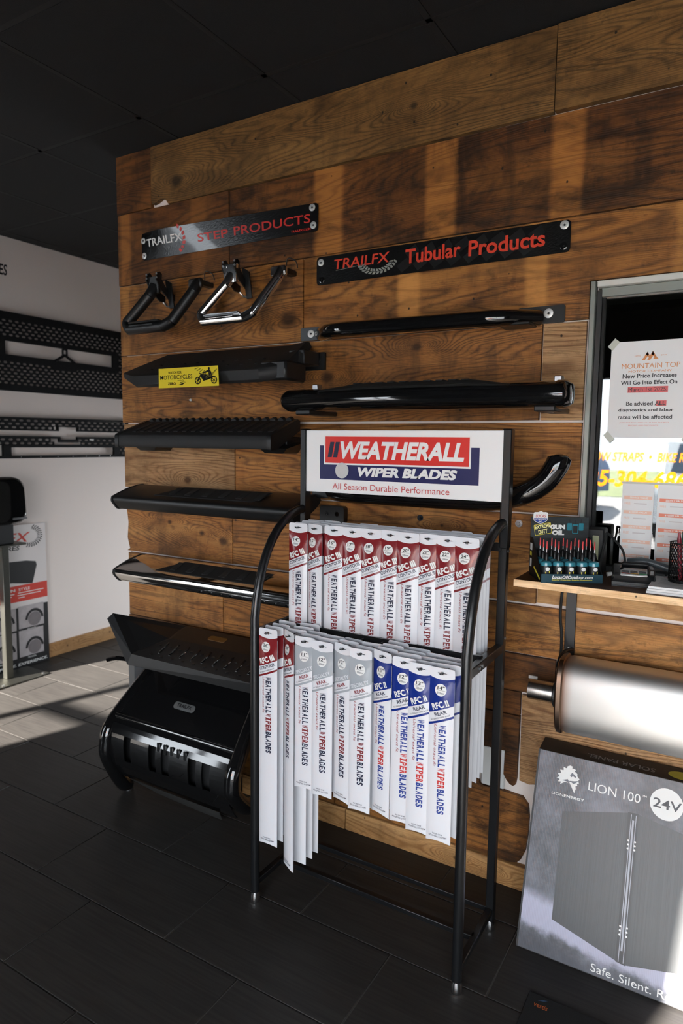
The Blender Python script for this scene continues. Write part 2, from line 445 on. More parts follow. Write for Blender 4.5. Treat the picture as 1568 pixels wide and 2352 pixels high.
# ---- white wall on the left with its baseboard, and the walls the picture does not show
wl = tag(G().box(-4.2, -4.04, 1.9, 4.7, 0, CEIL+.01).build('wall_left', WHITE), kind='structure')
G().text('ES', (2.585, 2.640, 2.514, 2.582), xpl(-4.0385), bold=.02, shear=.12).build('wall_lettering', PRB, wl)
bl = tag(G().build('baseboard_left', []) if 0 else G().box(-4.04, -4.022, 1.9, 4.6, .0, .095, .002).build('baseboard_left', wood('pine', axis='y', stain=.15, knots=((2.98, .05, .012), (3.35, .06, .014)), gain=.7)), kind='structure')
DARKW = M('dark_painted_wall', (70, 68, 66), .8, var=.05)
tag(G().box(-6.2, -4.2, 1.9, 2.0, 0, CEIL+.01).build('wall_alcove', WHITE), kind='structure')
tag(G().box(-6.3, -6.2, FRONT_Y, 2.0, 0, CEIL+.01).build('wall_side', DARKW), kind='structure')
tag(G().box(3.2, 3.3, FRONT_Y, 6.1, 0, CEIL+.01).build('wall_right', DARKW), kind='structure')
wr = G()
for a, b, c, d in ((-4.2, REAR[0], 0, CEIL+.01), (REAR[1], 3.2, 0, CEIL+.01), (REAR[0], REAR[1], 0, REAR[2]), (REAR[0], REAR[1], REAR[3], CEIL+.01)): wr.box(a, b, 4.6, 4.7, c, d)
tag(wr.build('wall_rear', WHITE), kind='structure')
tag(G().box(REAR[0], REAR[1], 4.64, 4.646, REAR[2], REAR[3]).build('added_rear_window', glass_mat('rear_glass', .02)), kind='structure')  # pane of the unseen window added to light the white wall
# ---- shop front behind the camera: solid wall with a window and a glass door
sx0, sx1, sz0, sz1 = SHOP; dx0, dx1, dz0, dz1 = DOOR; ya, yb = FRONT_Y-.12, FRONT_Y
wf = G()
for a, b, c, d in ((-6.3, dx0, 0, CEIL), (dx0, dx1, dz1, CEIL), (dx0, dx1, 0, dz0), (dx1, sx0, 0, CEIL), (sx0, sx1, sz1, CEIL), (sx0, sx1, 0, sz0), (sx1, 3.3, 0, CEIL)):
    wf.box(a, b, ya, yb, c, d+.01 if d == CEIL else d)
tag(wf.build('wall_front', M('front_wall_paint', (46, 46, 48), .8)), kind='structure')
ALU = M('dark_aluminium', (40, 40, 42), .4, metal=.8)
PANE = glass_mat('shop_glass', .02)
w2 = tag(G().box(sx0, sx1, ya+.05, ya+.056, sz0, sz1).build('window_2', PANE), kind='structure')
G().box(sx0, sx0+.03, ya, yb, sz0, sz1).box(sx1-.05, sx1, ya, yb, sz0, sz1).box(.42, .47, ya+.02, yb-.02, sz0, sz1).build('mullion', ALU, w2)
# orange window lettering: painted on the outside of the shop glass
ORG = M('orange_vinyl', (255, 150, 40), .5)
_n = ORG.node_tree; _t = _n.nodes.new('ShaderNodeBsdfTranslucent'); _t.inputs['Color'].default_value = lin((255, 140, 30))+(1,)
_n.links.new(_t.outputs[0], _n.nodes['Material Output'].inputs['Surface'])
og = G(); fy = ypl(ya+.045)
og.text('TOW STRAPS  \u2022  BIKE RACKS  \u2022  ATC', (-1.12, .02, 1.375, 1.45), fy, bold=.02, shear=.2)
og.text('35-304-6862', (-1.12, -.30, 1.165, 1.305), fy, bold=.03, shear=.2)
og.build('window_lettering', ORG, w2)
d1 = tag(G().box(dx0, dx1, ya+.05, ya+.056, dz0, dz1).build('door_1', PANE), kind='structure')
tt = (2.36+1.5)/AZ[1]; mx = -3.295-AZ[0]*tt; rz = tt*math.tan(EL)
G().box(mx-.03, mx+.03, ya+.03, yb-.03, dz0, dz1).box(mx, dx1, ya+.03, yb-.03, rz-.03, rz+.03).box(dx0, dx0+.02, ya, yb, dz0, dz1).build('door_frame', ALU, d1)
# ---- outside: lot, far verge and sky come from the world
ASPH = stripes_mat('asphalt_lot', (150, 152, 158), (120, 122, 128), (3, 3, 3), .9)
tag(G().box(-14, 14, -17, ya, -.12, -.02).build('ground_lot', ASPH), kind='structure')
tag(G().box(-14, 14, -40, -17, -.12, -.01).build('ground_verge', stripes_mat('grass_verge', (120, 140, 70), (86, 108, 48), (2, 2, 2), .95)), kind='structure')

# ---- partition clad in reclaimed boards
wb = G()
WX0, WX1, WZ0, WZ1 = -.405, .62, 1.125, 1.985
for a, b, c, d in ((-2.44, WX0, 0, CEIL), (WX0, WX1, WZ1, CEIL), (WX0, WX1, 0, WZ0), (WX1, 2.2, 0, CEIL)):
    wb.box(a, b, WY+.018, 2.29, c, d+.008 if d == CEIL else d)
wallb = tag(wb.build('wall_back', WHITE), kind='structure')
def plank(poly, mat, dy=0.):
    return G().plate(poly, ypl(WY+dy), .0175-dy).build('plank', mat, wallb)
def rect(x0, x1, z0, z1, j=0.0012):
    rr = random.uniform
    return [(x0+rr(0, j), z0+rr(0, j)), (x1-rr(0, j), z0+rr(0, j)), (x1-rr(0, j), z1-rr(0, j)), (x0+rr(0, j), z1-rr(0, j))]
r1b = [(-2.250, 2.52), (-2.243, 2.505), (-2.225, 2.507), (-2.19, 2.520), (-2.165, 2.512), (-2.15, 2.492), (-.557, 2.494), (-.556, 2.7385), (-2.250, 2.7385)]
plank(rect(-2.466, -2.253, 2.494, 2.7385), wood('dark', stain=.5), .001)
plank(r1b, wood('olive', ring=60, stain=.45, knots=((-2.10, 2.575, .05), (-1.02, 2.62, .022))), -.002)
plank(rect(-.5525, 1.0, 2.494, 2.7385), wood('olive', ring=50, stain=.55), -.008)
plank(rect(-2.462, -1.8215, 2.1855, 2.489), wood('dark', bands=((-2.44, -2.39, .5), (-2.02, -1.95, .3)), stain=.5), 0)
plank(rect(-1.8195, 1.0, 2.1855, 2.487), wood('dark', bands=((-1.41, -1.30, .85), (-.965, -.865, .85), (-.555, -.468, .9), (-.06, .06, .8)), stain=.75), .002)
plank(rect(-2.458, -1.4625, 1.879, 2.1815), wood('brown', stain=.6, knots=((-1.53, 1.965, .06),), bands=((-2.44, -2.40, .3),)), .001)
plank([(-1.4595, 1.879), (-.429, 1.879), (-.429, 1.990), (1.0, 1.990), (1.0, 2.181), (-1.4595, 2.182)], wood('brown', bands=((-1.06, -.99, .6), (-.62, -.56, .5), (-.20, -.12, .3)), stain=.45, ring=40, gain=1.1), .003)
plank(rect(-2.456, -.5645, 1.577, 1.8755), wood('brown', ring=70, stain=.5, knots=((-1.35, 1.74, .04), (-.99, 1.83, .028))), .0)
plank(rect(-.5600, -.432, 1.577, 1.8735), wood('light', ridge=.6, stain=.1, gain=.8), .001)
plank(rect(-2.448, -1.7965, 1.283, 1.572), wood('light', ridge=.7, stain=.25, knots=((-2.06, 1.33, .03),), gain=.85), 0)
plank(rect(-1.7935, -.432, 1.283, 1.570), wood('warm', ridge=.5, stain=.25, ring=60), .002)
wv = [(-2.442, .989), (-2.425, 1.0), (-2.44, 1.05), (-2.432, 1.12), (-2.444, 1.2), (-2.440, 1.279)]
plank([(-1.8115, .989), (-1.8115, 1.2795)]+wv[::-1], wood('warm', stain=.55, ring=60, knots=((-2.17, 1.14, .018), (-1.98, 1.105, .022), (-1.86, 1.08, .034))), .0)
plank(rect(-1.8085, -.5495, .989, 1.2785), wood('warm', stain=.4, knots=((-.88, 1.22, .01),)), .001)
plank([(-.5455, .994), (1.0, .994), (1.0, 1.098), (-.428, 1.098), (-.428, 1.2785), (-.5455, 1.2785)], wood('pine', stain=.12, ring=30, gain=.9), .003)
plank(rect(-2.436, -1.8645, .688, .981), wood('warm', stain=.45, ring=55, knots=((-2.08, .845, .014),)), .0)
plank(rect(-1.8610, -.905, .688, .981), wood('brown', stain=.45), .001)
plank(rect(-.9020, 1.0, .8175, .981), wood('warm', stain=.6, ring=34, ridge=.5, gain=1.1), .002)
plank(rect(-.9020, -.4775, .6885, .8135), wood('dark', stain=.3), .001)
plank(rect(-.4745, 1.0, .6885, .8135), wood('warm', stain=.4), .002)
plank(rect(-2.44, -1.3, .388, .685), wood('brown', stain=.5), 0)
plank(rect(-1.297, -.905, .388, .685), wood('brown', stain=.5), .001)
plank(rect(-.9020, -.5855, .6065, .685), wood('dark', stain=.5), .002)
rot1 = [(-.902, .388), (-.716, .389), (-.716, .474), (-.630, .474), (-.632, .392), (-.622, .374), (-.610, .362), (-.599, .358), (-.591, .364), (-.588, .385)]
plank(rot1+[(-.5855, .6030), (-.902, .6035)], wood('dark', stain=.95), .0)
plank([(-.578, .383), (-.545, .378), (-.53, .382), (1.0, .388), (1.0, .677), (-.5805, .679)], wood('light', ridge=.7, stain=.4, gain=.85), .001)
rot2 = [(-.902, .0865), (-.60, .0865), (-.575, .093), (-.562, .108), (-.549, .14), (-.543, .2), (-.541, .262), (-.546, .302), (-.566, .326), (-.60, .328), (-.655, .333), (-.70, .330), (-.716, .336), (-.722, .384), (-.902, .385)]
plank(rot2, wood('brown', stain=.85, ring=34), .001)
plank(rect(-.527, 1.0, .0865, .38), wood('brown', stain=.6), .002)
plank(rect(-2.44, -1.3, .0865, .385), wood('brown', stain=.5), 0)
plank(rect(-1.297, -.905, .0865, .385), wood('brown', stain=.6), .001)
# baseboard of the partition: two boards
bb = tag(G().box(-2.44, -1.2465, WY-.008, WY+.018, 0, .084, .002).build('baseboard_back', wood('pine', stain=.3, gain=.75)), kind='structure')
G().box(-1.2435, 1.0, WY-.008, WY+.018, 0, .084, .002).build('board', wood('pine', stain=.22, knots=((-.79, .04, .014), (-.66, .035, .01)), gain=.9), bb)
# outlet box showing in the rotted gap
ob = thing('outlet_box', 'white plastic outlet box in the rotted gap of the board wall', 'outlet', (-.67, WY, .33))
G().box(-.712, -.630, WY+.004, WY+.022, .333, .472, .004).build('cover_plate', M('outlet_plastic', (222, 222, 220), .4), ob)
for z in (.36, .445): G().lathe([(0, 0), (.004, 0), (.003, .002), (0, .002)], (-.671, WY+.004, z), '-y', 8).build('screw', STEEL, ob)

# ---- service window in the partition
FRM = M('window_frame_aluminium', (132, 136, 130), .45, metal=.5, var=.08)
w1 = tag(G().box(-.385, WX1, WY+.020, WY+.026, WZ0, 1.94).build('window_1', glass_mat('service_glass', .14, (.55, .58, .56))), kind='structure')
G().box(-.424, -.408, WY-.012, 2.29, WZ0-.01, 1.985, .002).build('jamb', FRM, w1)
G().box(-.4075, -.392, WY+.004, 2.27, WZ0, 1.96, .001).build('inner_jamb', M('window_frame_dark', (26, 26, 27), .5), w1)
G().box(-.405, WX1, WY-.014, 2.29, 1.966, 1.984, .002).build('head', M('head_white', (205, 205, 198), .5), w1)
G().box(-.395, WX1, WY+.004, 2.28, 1.938, 1.966, .002).build('head_rail', FRM, w1)
G().box(-.405, WX1, WY+.004, 2.29, WZ0-.01, WZ0+.012, .002).build('sill', M('window_frame_dark', (26, 26, 27), .5), w1)
G().box(-.392, -.383, WY+.012, WY+.04, WZ0, 1.94, .001).build('gasket', RUBBER, w1)
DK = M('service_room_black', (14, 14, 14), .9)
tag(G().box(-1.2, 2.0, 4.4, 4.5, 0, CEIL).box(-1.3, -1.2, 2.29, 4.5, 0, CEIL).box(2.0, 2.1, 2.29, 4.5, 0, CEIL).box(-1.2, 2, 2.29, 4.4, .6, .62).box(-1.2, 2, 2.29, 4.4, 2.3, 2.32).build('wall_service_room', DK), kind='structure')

# ================================================================== WALL DISPLAY
def washer_screw(c, parent, name='screw', r=.013, mat=ZINC):
    """washer and screw head on a surface facing -y; c = centre on the surface"""
    g = G().lathe([(.0, 0), (r, 0), (r, .0022), (r*.86, .003), (r*.45, .003), (r*.42, .0022), (r*.40, .0012), (.0, .0012)], c, '-y', 18)
    o = g.build(name, mat, parent)
    G().lathe([(0, .0013), (r*.26, .0013), (r*.2, .0035), (0, .0035)], c, '-y', 10).build('screw_core', M('screw_core', (50, 50, 50), .4, metal=.8), o)
    return o
def bolt(name, label, x, z, mat=STEEL, r=.014):
    t = thing(name, label, 'bolt', (x, WY, z))
    G().lathe([(0, 0), (r, 0), (r, .0025), (0, .0025)], (x, WY+.0005, z), '-y', 20).build('washer', mat, t)
    G().lathe([(0, .002), (r*.55, .002), (r*.55, .008), (r*.45, .0095), (0, .0095)], (x, WY+.0005, z), '-y', 6).build('hex_head', mat, t)
bolt('wall_bolt', 'dark hex bolt in the boards below the white rack sign', -.961, 1.241, M('dark_bolt', (60, 64, 70), .4, metal=.9), .011)
bolt('wall_bolt', 'bright zinc bolt and washer in the boards left of the shelf', -.613, 1.246, STEEL, .012)
bolt('wall_bolt', 'tiny white screw head in the board below the yellow sticker', -2.035, 1.672, ZINC, .005)

# ---- header signs
BOW = [0]
def skew(x0, x1, zl0, zl1, zr0, zr1, y):
    bow = BOW[0]
    return lambda u, v, w: (u, y+w-bow*max(0, v)*(1-(u-x0)/(x1-x0))*(min(1, ((u-x0)/(x1-x0))*6+.15)), (zl0+(zl1-zl0)*v)*(1-(u-x0)/(x1-x0))+(zr0+(zr1-zr0)*v)*((u-x0)/(x1-x0)))
SIGNB = M('sign_gloss_black', (13, 13, 14), .25, coat=.5, bump=(160, .25))
LRED = M('sign_red', (205, 46, 40), .4); TRED = M('sign_orange_red', (214, 62, 40), .4)
def sign(label, box, zl, zr):
    x0, x1 = box; t = thing('header_sign', label, 'sign', (x0, WY, zl[0]), group='product header signs on the board wall')
    f = skew(x0, x1, zl[0], zl[1], zr[0], zr[1], WY-.006)
    h = zl[1]-zl[0]; r = .013
    g = G(); n = 24; cut = lambda u: max(0., r-math.sqrt(max(0, r*r-max(0, r-min(u-x0, x1-u))**2)))/h
    us = [x0, x0+.002, x0+.005, x0+.009]+[x0+r+(x1-x0-2*r)*k/n for k in range(n+1)]+[x1-.009, x1-.005, x1-.002, x1]
    V = [f(u, c+(1-2*c)*j/4, w) for w in (0, .0035) for u in us for c in [cut(u)] for j in range(5)]; m = len(us)*5
    F = [(o+i*5+j, o+i*5+5+j, o+i*5+6+j, o+i*5+1+j) for o in (0, m) for i in range(len(us)-1) for j in range(4)]
    F += [(i*5+j, i*5+5+j, m+i*5+5+j, m+i*5+j) for i in range(len(us)-1) for j in (0, 4)]+[(i*5+j, i*5+j+1, m+i*5+j+1, m+i*5+j) for i in (0, len(us)-1) for j in range(4)]
    g.add(V, F).build('panel', SIGNB, t)
    return t, f, h
BOW[0] = .030
t, f, h = sign('black gloss sign with white and dark red lettering over the hoop steps', (-2.303, -1.394), (2.277, 2.387), (2.271, 2.371))
fp = lambda u, v, w: (Vector(f(u, v, 0))+Vector((0, -.0008, 0)))
fq = lambda z: (z-2.274)/(.105)
G().text('TRAILFX', (-2.268, -2.056, fq(2.323), fq(2.353)), fp, bold=.012).build('lettering', PRW, t)
G().text('STEP', (-1.974, -1.815, fq(2.308), fq(2.338)), fp, bold=.008).build('red_lettering', LRED, t)
G().text('PRODUCTS', (-1.785, -1.427, fq(2.309), fq(2.342)), fp, bold=.008).build('red_lettering', LRED, t)
G().text('TRAILFX.COM', (-1.514, -1.426, fq(2.282), fq(2.291)), fp, bold=.02).build('red_lettering', LRED, t)
g = G()
for k in range(7):
    a = R(-65+k*20); cx, cz, r0, r1 = -2.10, 2.335, .052, .068
    q = [(cx+rr*math.cos(a+da)*.9, fq(cz+rr*math.sin(a+da)*.85)) for rr, da in ((r0, -.10), (r1, -.02), (r1, .2), (r0, .12))]
    g.plate(q, fp, 0)
g.build('tyre_graphic', LRED, t)
for x, z in ((-2.290, 2.357), (-2.289, 2.295), (-1.419, 2.357), (-1.414, 2.294)): washer_screw((x, f(x, (z-2.274)/.105, 0)[1], z), t)
BOW[0] = 0
t, f, h = sign('black gloss sign with orange red lettering over the tubular bar', (-1.398, -.490), (2.076, 2.176), (2.080, 2.174))
fp2 = lambda u, v, w, f=f: (Vector(f(u, v, 0))+Vector((0, -.0008, 0)))
fq = lambda z: (z-2.077)/(.097)
G().text('TRAILFX', (-1.322, -1.098, fq(2.124), fq(2.158)), fp2, bold=.012, shear=.1).build('lettering', TRED, t)
G().text('Tubular', (-1.037, -.838, fq(2.108), fq(2.156)), fp2, bold=.022).build('lettering', TRED, t)
G().text('Products', (-.811, -.565, fq(2.104), fq(2.154)), fp2, bold=.022).build('lettering', TRED, t)
g = G()
for k in range(13):
    a = R(198+k*11.5)
    for r0, r1, s in ((.052, .066, 1), (.068, .082, -1)):
        q = [(-1.145+rr*math.cos(a+da), fq(2.139+rr*.62*math.sin(a+da))) for rr, da in ((r0, -.06*s), (r1, .02*s), (r1, .02*s+.13), (r0, -.06*s+.13))]
        g.plate(q, fp2, 0)
g.plate([(-1.315, fq(2.119)), (-1.19, fq(2.127)), (-1.19, fq(2.1285)), (-1.315, fq(2.1205))], fp2, 0)
g.build('tyre_graphic', M('print_grey', (135, 136, 130), .5), t)
g = G()
for k in range(8):
    x = -1.05+k*.06; q = [(x, .05), (x+.035, .28), (x+.02, .55), (x-.02, .30)]
    g.plate(q, lambda u, v, w: (Vector(f(u, v, 0))+Vector((0, -.0005, 0))), 0)
    g.plate([(a+.03, b+.42) for a, b in q if b+.42 < 1], lambda u, v, w: (Vector(f(u, v, 0))+Vector((0, -.0005, 0))), 0)
g.build('tread_pattern', M('sign_dark_grey', (26, 27, 28), .3), t)
for x, z in ((-1.379, 2.156), (-.509, 2.160)): washer_screw((x, WY-.006, z), t)
for x, z in ((-1.376, 2.093), (-.509, 2.098)): washer_screw((x, WY-.006, z), t, 'empty_eyelet', .011, GLOSS)

# ---- hoop steps
def hoop(label, x, tube_mat, mats, chrome):
    t = thing('hoop_step', label, 'hoop step', (x, WY, 1.94), group='hoop steps hung on the board wall')
    P = [(x-.125, 2.055, 2.135), (x-.135, 2.035, 2.095), (x-.235, 2.00, 1.985), (x-.215, 1.995, 1.957), (x-.02, 1.995, 1.957), (x+.02, 2.0, 1.972), (x+.095, 2.05, 2.095), (x+.10, 2.07, 2.13)]
    rr = .0185 if chrome else .0225
    G().tube(bez(fillet(P, .012, 3), 3), rr, 14).build('tube', tube_mat, t)
    # flat tread on the lower run
    G().box(x-.20, x-.03, 1.972, 2.012, 1.957+rr-.004, 1.957+rr+.003, .002).build('tread', RUBBER if not chrome else STEEL, t)
    G().box(x-.195, x-.06, 1.995-rr-.001, 1.995-rr+.003, 1.963, 1.969, .001).build('tread_rib', tube_mat, t)
    # mounting bracket: bent strap with two eyes, backing plate
    pf = [(2.135, 2.085), (2.105, 2.085), (2.06, 2.115), (2.03, 2.155), (2.035, 2.183), (2.05, 2.19), (2.062, 2.18), (2.06, 2.16), (2.085, 2.13), (2.135, 2.11)]
    for s in (-.155, -.098):
        G().plate(pf, lambda u, v, w, s=s: (x+s+w, u, v), .006).build('bracket_cheek', mats, t)
    G().add([(x-.160, 2.040, 2.170), (x-.090, 2.040, 2.170), (x-.098, 2.046, 2.105), (x-.152, 2.046, 2.105), (x-.160, 2.052, 2.170), (x-.090, 2.052, 2.170), (x-.098, 2.058, 2.105), (x-.152, 2.058, 2.105)], [(0, 1, 2, 3), (7, 6, 5, 4), (0, 4, 5, 1), (1, 5, 6, 2), (2, 6, 7, 3), (3, 7, 4, 0)]).build('bracket_web', tube_mat, t)
    G().plate([(x-.11, 2.17), (x-.075, 2.15), (x-.06, 2.05), (x-.085, 2.048)], ypl(2.095), .006).build('gusset', mats, t)
    for s in (-.152, -.095):
        for zz in (2.178, 2.163): G().lathe([(0, 0), (.004, 0), (.004, .004), (0, .004)], (x+s+.003, 2.034, zz), '-y', 8).build('rivet', STEEL, t)
    # right end: folded clip reaching the wall
    G().box(x+.055, x+.125, 2.055, 2.075, 2.105, 2.145, .006).build('end_clip', tube_mat, t)
    G().box(x+.085, x+.115, 2.07, WY-.001, 2.12, 2.14, .003).build('end_arm', mats, t)
    G().tube([(x-.115, 2.09, 2.075), (x-.105, 2.10, 2.06), (x-.085, 2.10, 2.057)], .004, 8).build('tab', STEEL, t)
    G().tube(bez([(x+.07, WY-.006, 2.15), (x+.085, WY-.02, 2.185), (x+.115, WY-.012, 2.175), (x+.12, WY-.004, 2.15)], 5), .0022, 6).build('hanging_wire', SATIN, t)
hoop('black hoop step hanging under the left header sign', -2.015, SATIN, SATIN, False)
hoop('polished chrome hoop step hanging beside the black hoop step', -1.605, CHROME, SATIN, True)

# ---- bull tube on two tabs
t = thing('tubular_bar', 'gloss black tubular bar on bolted tabs under the orange lettered sign', 'tube bar', (-.98, WY, 1.87))
G().plate(rrect(-1.466, -1.33, 1.879, 1.926, .006), ypl(WY-.008), .007).build('left_tab', M('tab_grey_paint', (62, 66, 70), .3, coat=.3), t)
G().plate(rrect(-.64, -.496, 1.874, 1.926, .006), ypl(WY-.008), .007).build('right_tab', SATIN, t)
P = fillet([(-1.375, WY-.005, 1.900), (-1.28, 2.045, 1.892), (-.66, 2.045, 1.885), (-.575, WY-.005, 1.892)], .06, 6)
G().tube(P, .025, 20).build('tube', GLOSS, t)
G().box(-.68, -.58, 2.06, WY-.005, 1.862, 1.872, .003).build('gusset', SATIN, t)
washer_screw((-1.419, WY-.008, 1.903), t, r=.0145); washer_screw((-.545, WY-.008, 1.903), t, r=.0145)

# ---- left column of steps
def screw_dots(t, pts, r, name, mat):
    for p in pts: G().lathe([(0, 0), (r, 0), (r*.6, r*.5), (0, r*.5)], p, '-y', 8).build(name, mat, t)
t = thing('drop_step', 'matte black angular side step carrying the yellow sticker', 'side step', (-1.85, WY, 1.70), group='left column of wall mounted steps')
def ring(x, y0, s=1.):
    pr = [(1.905, 1.708), (1.888, 1.716), (1.884, 1.750), (1.896, 1.760), (2.030, 1.818), (2.075, 1.856), (2.10, 1.858), (2.115, 1.84), (2.02, 1.74)]
    return [(x, max(p[0], y0)+(0 if p[0] >= y0 else (p[0]-1.884)*.2), p[1] if s == 1 else 1.76+(p[1]-1.76)*s+(.018 if s < 1 else 0)) for p in pr]
G().loft([ring(-2.235, 1.965, .45), ring(-2.09, 1.80), ring(-1.47, 1.80), ring(-1.40, 1.95, .9)]).build('body', MATTE, t)
G().box(-1.50, -1.385, 1.93, 2.06, 1.715, 1.785, .008).build('end_bracket', SATIN, t)
G().box(-1.445, -1.375, 2.03, 2.13, 1.78, 1.832, .004).build('arm', SATIN, t)
G().plate(rrect(-1.455, -1.356, 1.768, 1.832, .003), ypl(WY-.012), .011).build('wall_plate', SATIN, t)
washer_screw((-1.385, WY-.012, 1.802), t, r=.010, mat=SATIN)
for k in range(9):
    x = -2.04+k*.065
    for yy, zz in ((1.935, 1.777), (1.985, 1.799)):
        G().lathe([(0, 0), (.007, 0), (.005, .003), (0, .003)], (x, yy-.0, zz), 'z', 10).build('tread_stud', MATTE, t)
t2 = thing('bumper_sticker', 'yellow sticker with black motorcycle print leaning on the top left step', 'sticker', (-1.77, 1.86, 1.695))
sf = lambda u, v, w: (-1.946+.297*u+.031*(1-v), 1.849+.031*v-.0+w, 1.6955+.0760*v)
YEL = M('sticker_yellow', (240, 218, 60), .45)
G().plate([(0, 0), (1, 0), (1, 1), (0, 1)], sf, .0012).build('card', YEL, t2)
sp = lambda u, v, w: Vector(sf(u, v, 0))+Vector((0, -.0008, 0))
g = G().text('WATCH FOR', (.17, .40, .70, .83), sp, bold=.015).text('MOTORCYCLES', (.03, .58, .42, .64), sp, bold=.004).text('ZERO', (.16, .30, .13, .27), sp, bold=.04)
g.plate([(.35, .15), (.47, .25), (.41, .12)], sp, 0).plate([(.38, .26), (.47, .29), (.37, .22)], sp, 0)
g.text('~~~', (.33, .44, .34, .37), sp)
for cx in (.67, .93):
    g.plate(circ(cx, .30, .050, 18, .19), sp, 0, holes=[circ(cx, .30, .036, 18, .135)])
    for a in range(3): q = R(a*60+15); g.plate([(cx+.04*math.cos(q), .30+.15*math.sin(q)), (cx+.04*math.cos(q+.2), .30+.15*math.sin(q+.2)), (cx-.04*math.cos(q), .30-.15*math.sin(q)), (cx-.04*math.cos(q+.2), .30-.15*math.sin(q+.2))], sp, 0)
g.plate([(.70, .52), (.73, .62), (.80, .60), (.87, .50), (.92, .48), (.90, .40), (.84, .34), (.76, .26), (.74, .38)], sp, 0)
g.plate([(.665, .30), (.685, .30), (.73, .66), (.70, .68), (.69, .64), (.715, .63)], sp, 0)
g.plate([(.85, .48), (.91, .50), (.885, .74), (.86, .84), (.83, .80), (.75, .68), (.76, .63), (.84, .70)], sp, 0)
g.plate(circ(.855, .885, .017, 12, .065), sp, 0)
g.plate([(.85, .48), (.88, .44), (.82, .30), (.80, .30)], sp, 0)
g.build('lettering', PRB, t2)
g = G()
for k in range(6):
    a = .62+k*.035; g.plate([(a, .90-.09*k), (a+.06, .96-.05*k), (a+.07, .93-.05*k), (a+.005, .86-.09*k)], sp, 0)
for k in range(5): g.plate([(.80+k*.035, .40+k*.09), (.90+k*.02, .52+k*.08), (.905+k*.02, .49+k*.08), (.80+k*.035, .37+k*.09)], sp, 0)
g.build('speed_lines', M('sticker_olive', (128, 118, 40), .5), t2)

t = thing('tread_step', 'matte black wide step with toothed rear edge, second in left column', 'side step', (-1.81, WY, 1.46), group='left column of wall mounted steps')
pr = [(1.897, 1.472), (1.893, 1.478), (1.893, 1.517), (1.898, 1.524), (2.055, 1.580), (2.070, 1.576), (2.070, 1.54), (1.93, 1.475)]
G().ext(pr, -2.195, -1.432).build('body', MATTE, t)
for x, w in ((-2.213, .02), (-1.436, .016)):
    G().ext([(1.890+(p[0]-1.893)*1.02, 1.52+(p[1]-1.52)*1.05) for p in pr], x, x+w).build('end_cap', SATIN, t)
for k in range(20):
    x = -2.17+k*.0375
    G().cyl((x, 2.052, 1.5765), (x, 2.069, 1.582), .0135, 10).build('tread_tooth', MATTE, t)
for k in range(16):
    x = -2.15+k*.046
    G().box(x, x+.022, 1.925, 2.035, -.002, .003, .0015, mat=Matrix.Translation((0, 0, 0)) @ Matrix(((1, 0, 0, 0), (0, 1, 0, 0), (0, .357, 1, 1.524-1.898*.357), (0, 0, 0, 1)))).build('tread_rib', MATTE, t)
for x0 in (-2.14, -1.50):
    G().loft([[(x0, 1.93, 1.475), (x0+.12, 1.93, 1.475), (x0+.12, 2.05, 1.50), (x0, 2.05, 1.50)], [(x0+.01, 1.95, 1.458), (x0+.09, 1.95, 1.458), (x0+.09, 2.04, 1.458), (x0+.01, 2.04, 1.458)]]).build('under_bracket', SATIN, t)
    G().box(x0+.02, x0+.07, 2.0, WY-.001, 1.48, 1.52, .004).build('wall_arm', SATIN, t)

def oval_step(label, zc, mat, pad, x0, x1):
    t = thing('oval_step', label, 'side step', ((x0+x1)/2, WY, zc-.05), group='left column of wall mounted steps')
    n = [(1.8715, -.008), (1.8745, .009), (1.884, .015), (1.955, .040), (2.03, .055), (2.055, .045), (2.05, .015), (1.935, -.040), (1.910, -.043), (1.898, -.038)]
    pr = []
    for i in range(len(n)):                     # soften corners
        a, b = n[i], n[(i+1) % len(n)]; pr += [(a[0]*.8+b[0]*.2, a[1]*.8+b[1]*.2), (a[0]*.2+b[0]*.8, a[1]*.2+b[1]*.8)]
    f = lambda k: [(1.95+(p[0]-1.95)*k, zc+p[1]*k) for p in pr]
    G().ext([(p[0], p[1]) for p in f(1)], x0, x1).build('body', mat, t)
    for xa in (x0-.006, x1-.004): G().ext(f(1.04), xa, xa+.010).build('end_cap', MATTE, t)
    sl = .030/.077
    shear = Matrix(((1, 0, 0, 0), (0, 1, 0, 0), (0, sl, 1, zc+.010-1.878*sl), (0, 0, 0, 1)))
    g = G(); xa, xb = x0+.20, x1-.16
    g.loft([[(xa, 1.905, .0), (xb-.03, 1.905, .0), (xb, 1.99, -.002), (xa+.09, 1.99, -.002)], [(xa+.006, 1.908, .004), (xb-.034, 1.908, .004), (xb-.006, 1.987, .002), (xa+.092, 1.987, .002)]])
    for v in range(len(g.V)): g.V[v] = shear @ g.V[v]
    p = g.build('step_pad', RUBBER, t)
    for k in range(6):
        x = xa+.07+k*.085
        G().box(x, x+.03, 1.92, 1.975, .003, .006, .001, mat=shear).build('pad_rib', RUBBER, p)
    for x in (x0+.15, x1-.2): G().box(x, x+.05, 2.03, WY-.001, zc-.005, zc+.03, .003).build('wall_arm', SATIN, t)
oval_step('satin black oval step, third in left column above the chrome step', 1.258, SATIN, True, -2.215, -1.325)
oval_step('chrome oval step with black rubber pad in the left column', .955, CHROME, True, -2.215, -1.315)

t = thing('bumper_step', 'angular black step bumper with dimpled tread above the glossy bull bar', 'bumper', (-1.9, WY, .56), group='left column of wall mounted steps')
A = [(-2.335, 1.945, .700), (-2.32, 1.975, .725), (-2.10, 2.11, .69), (-1.45, 2.11, .69)]
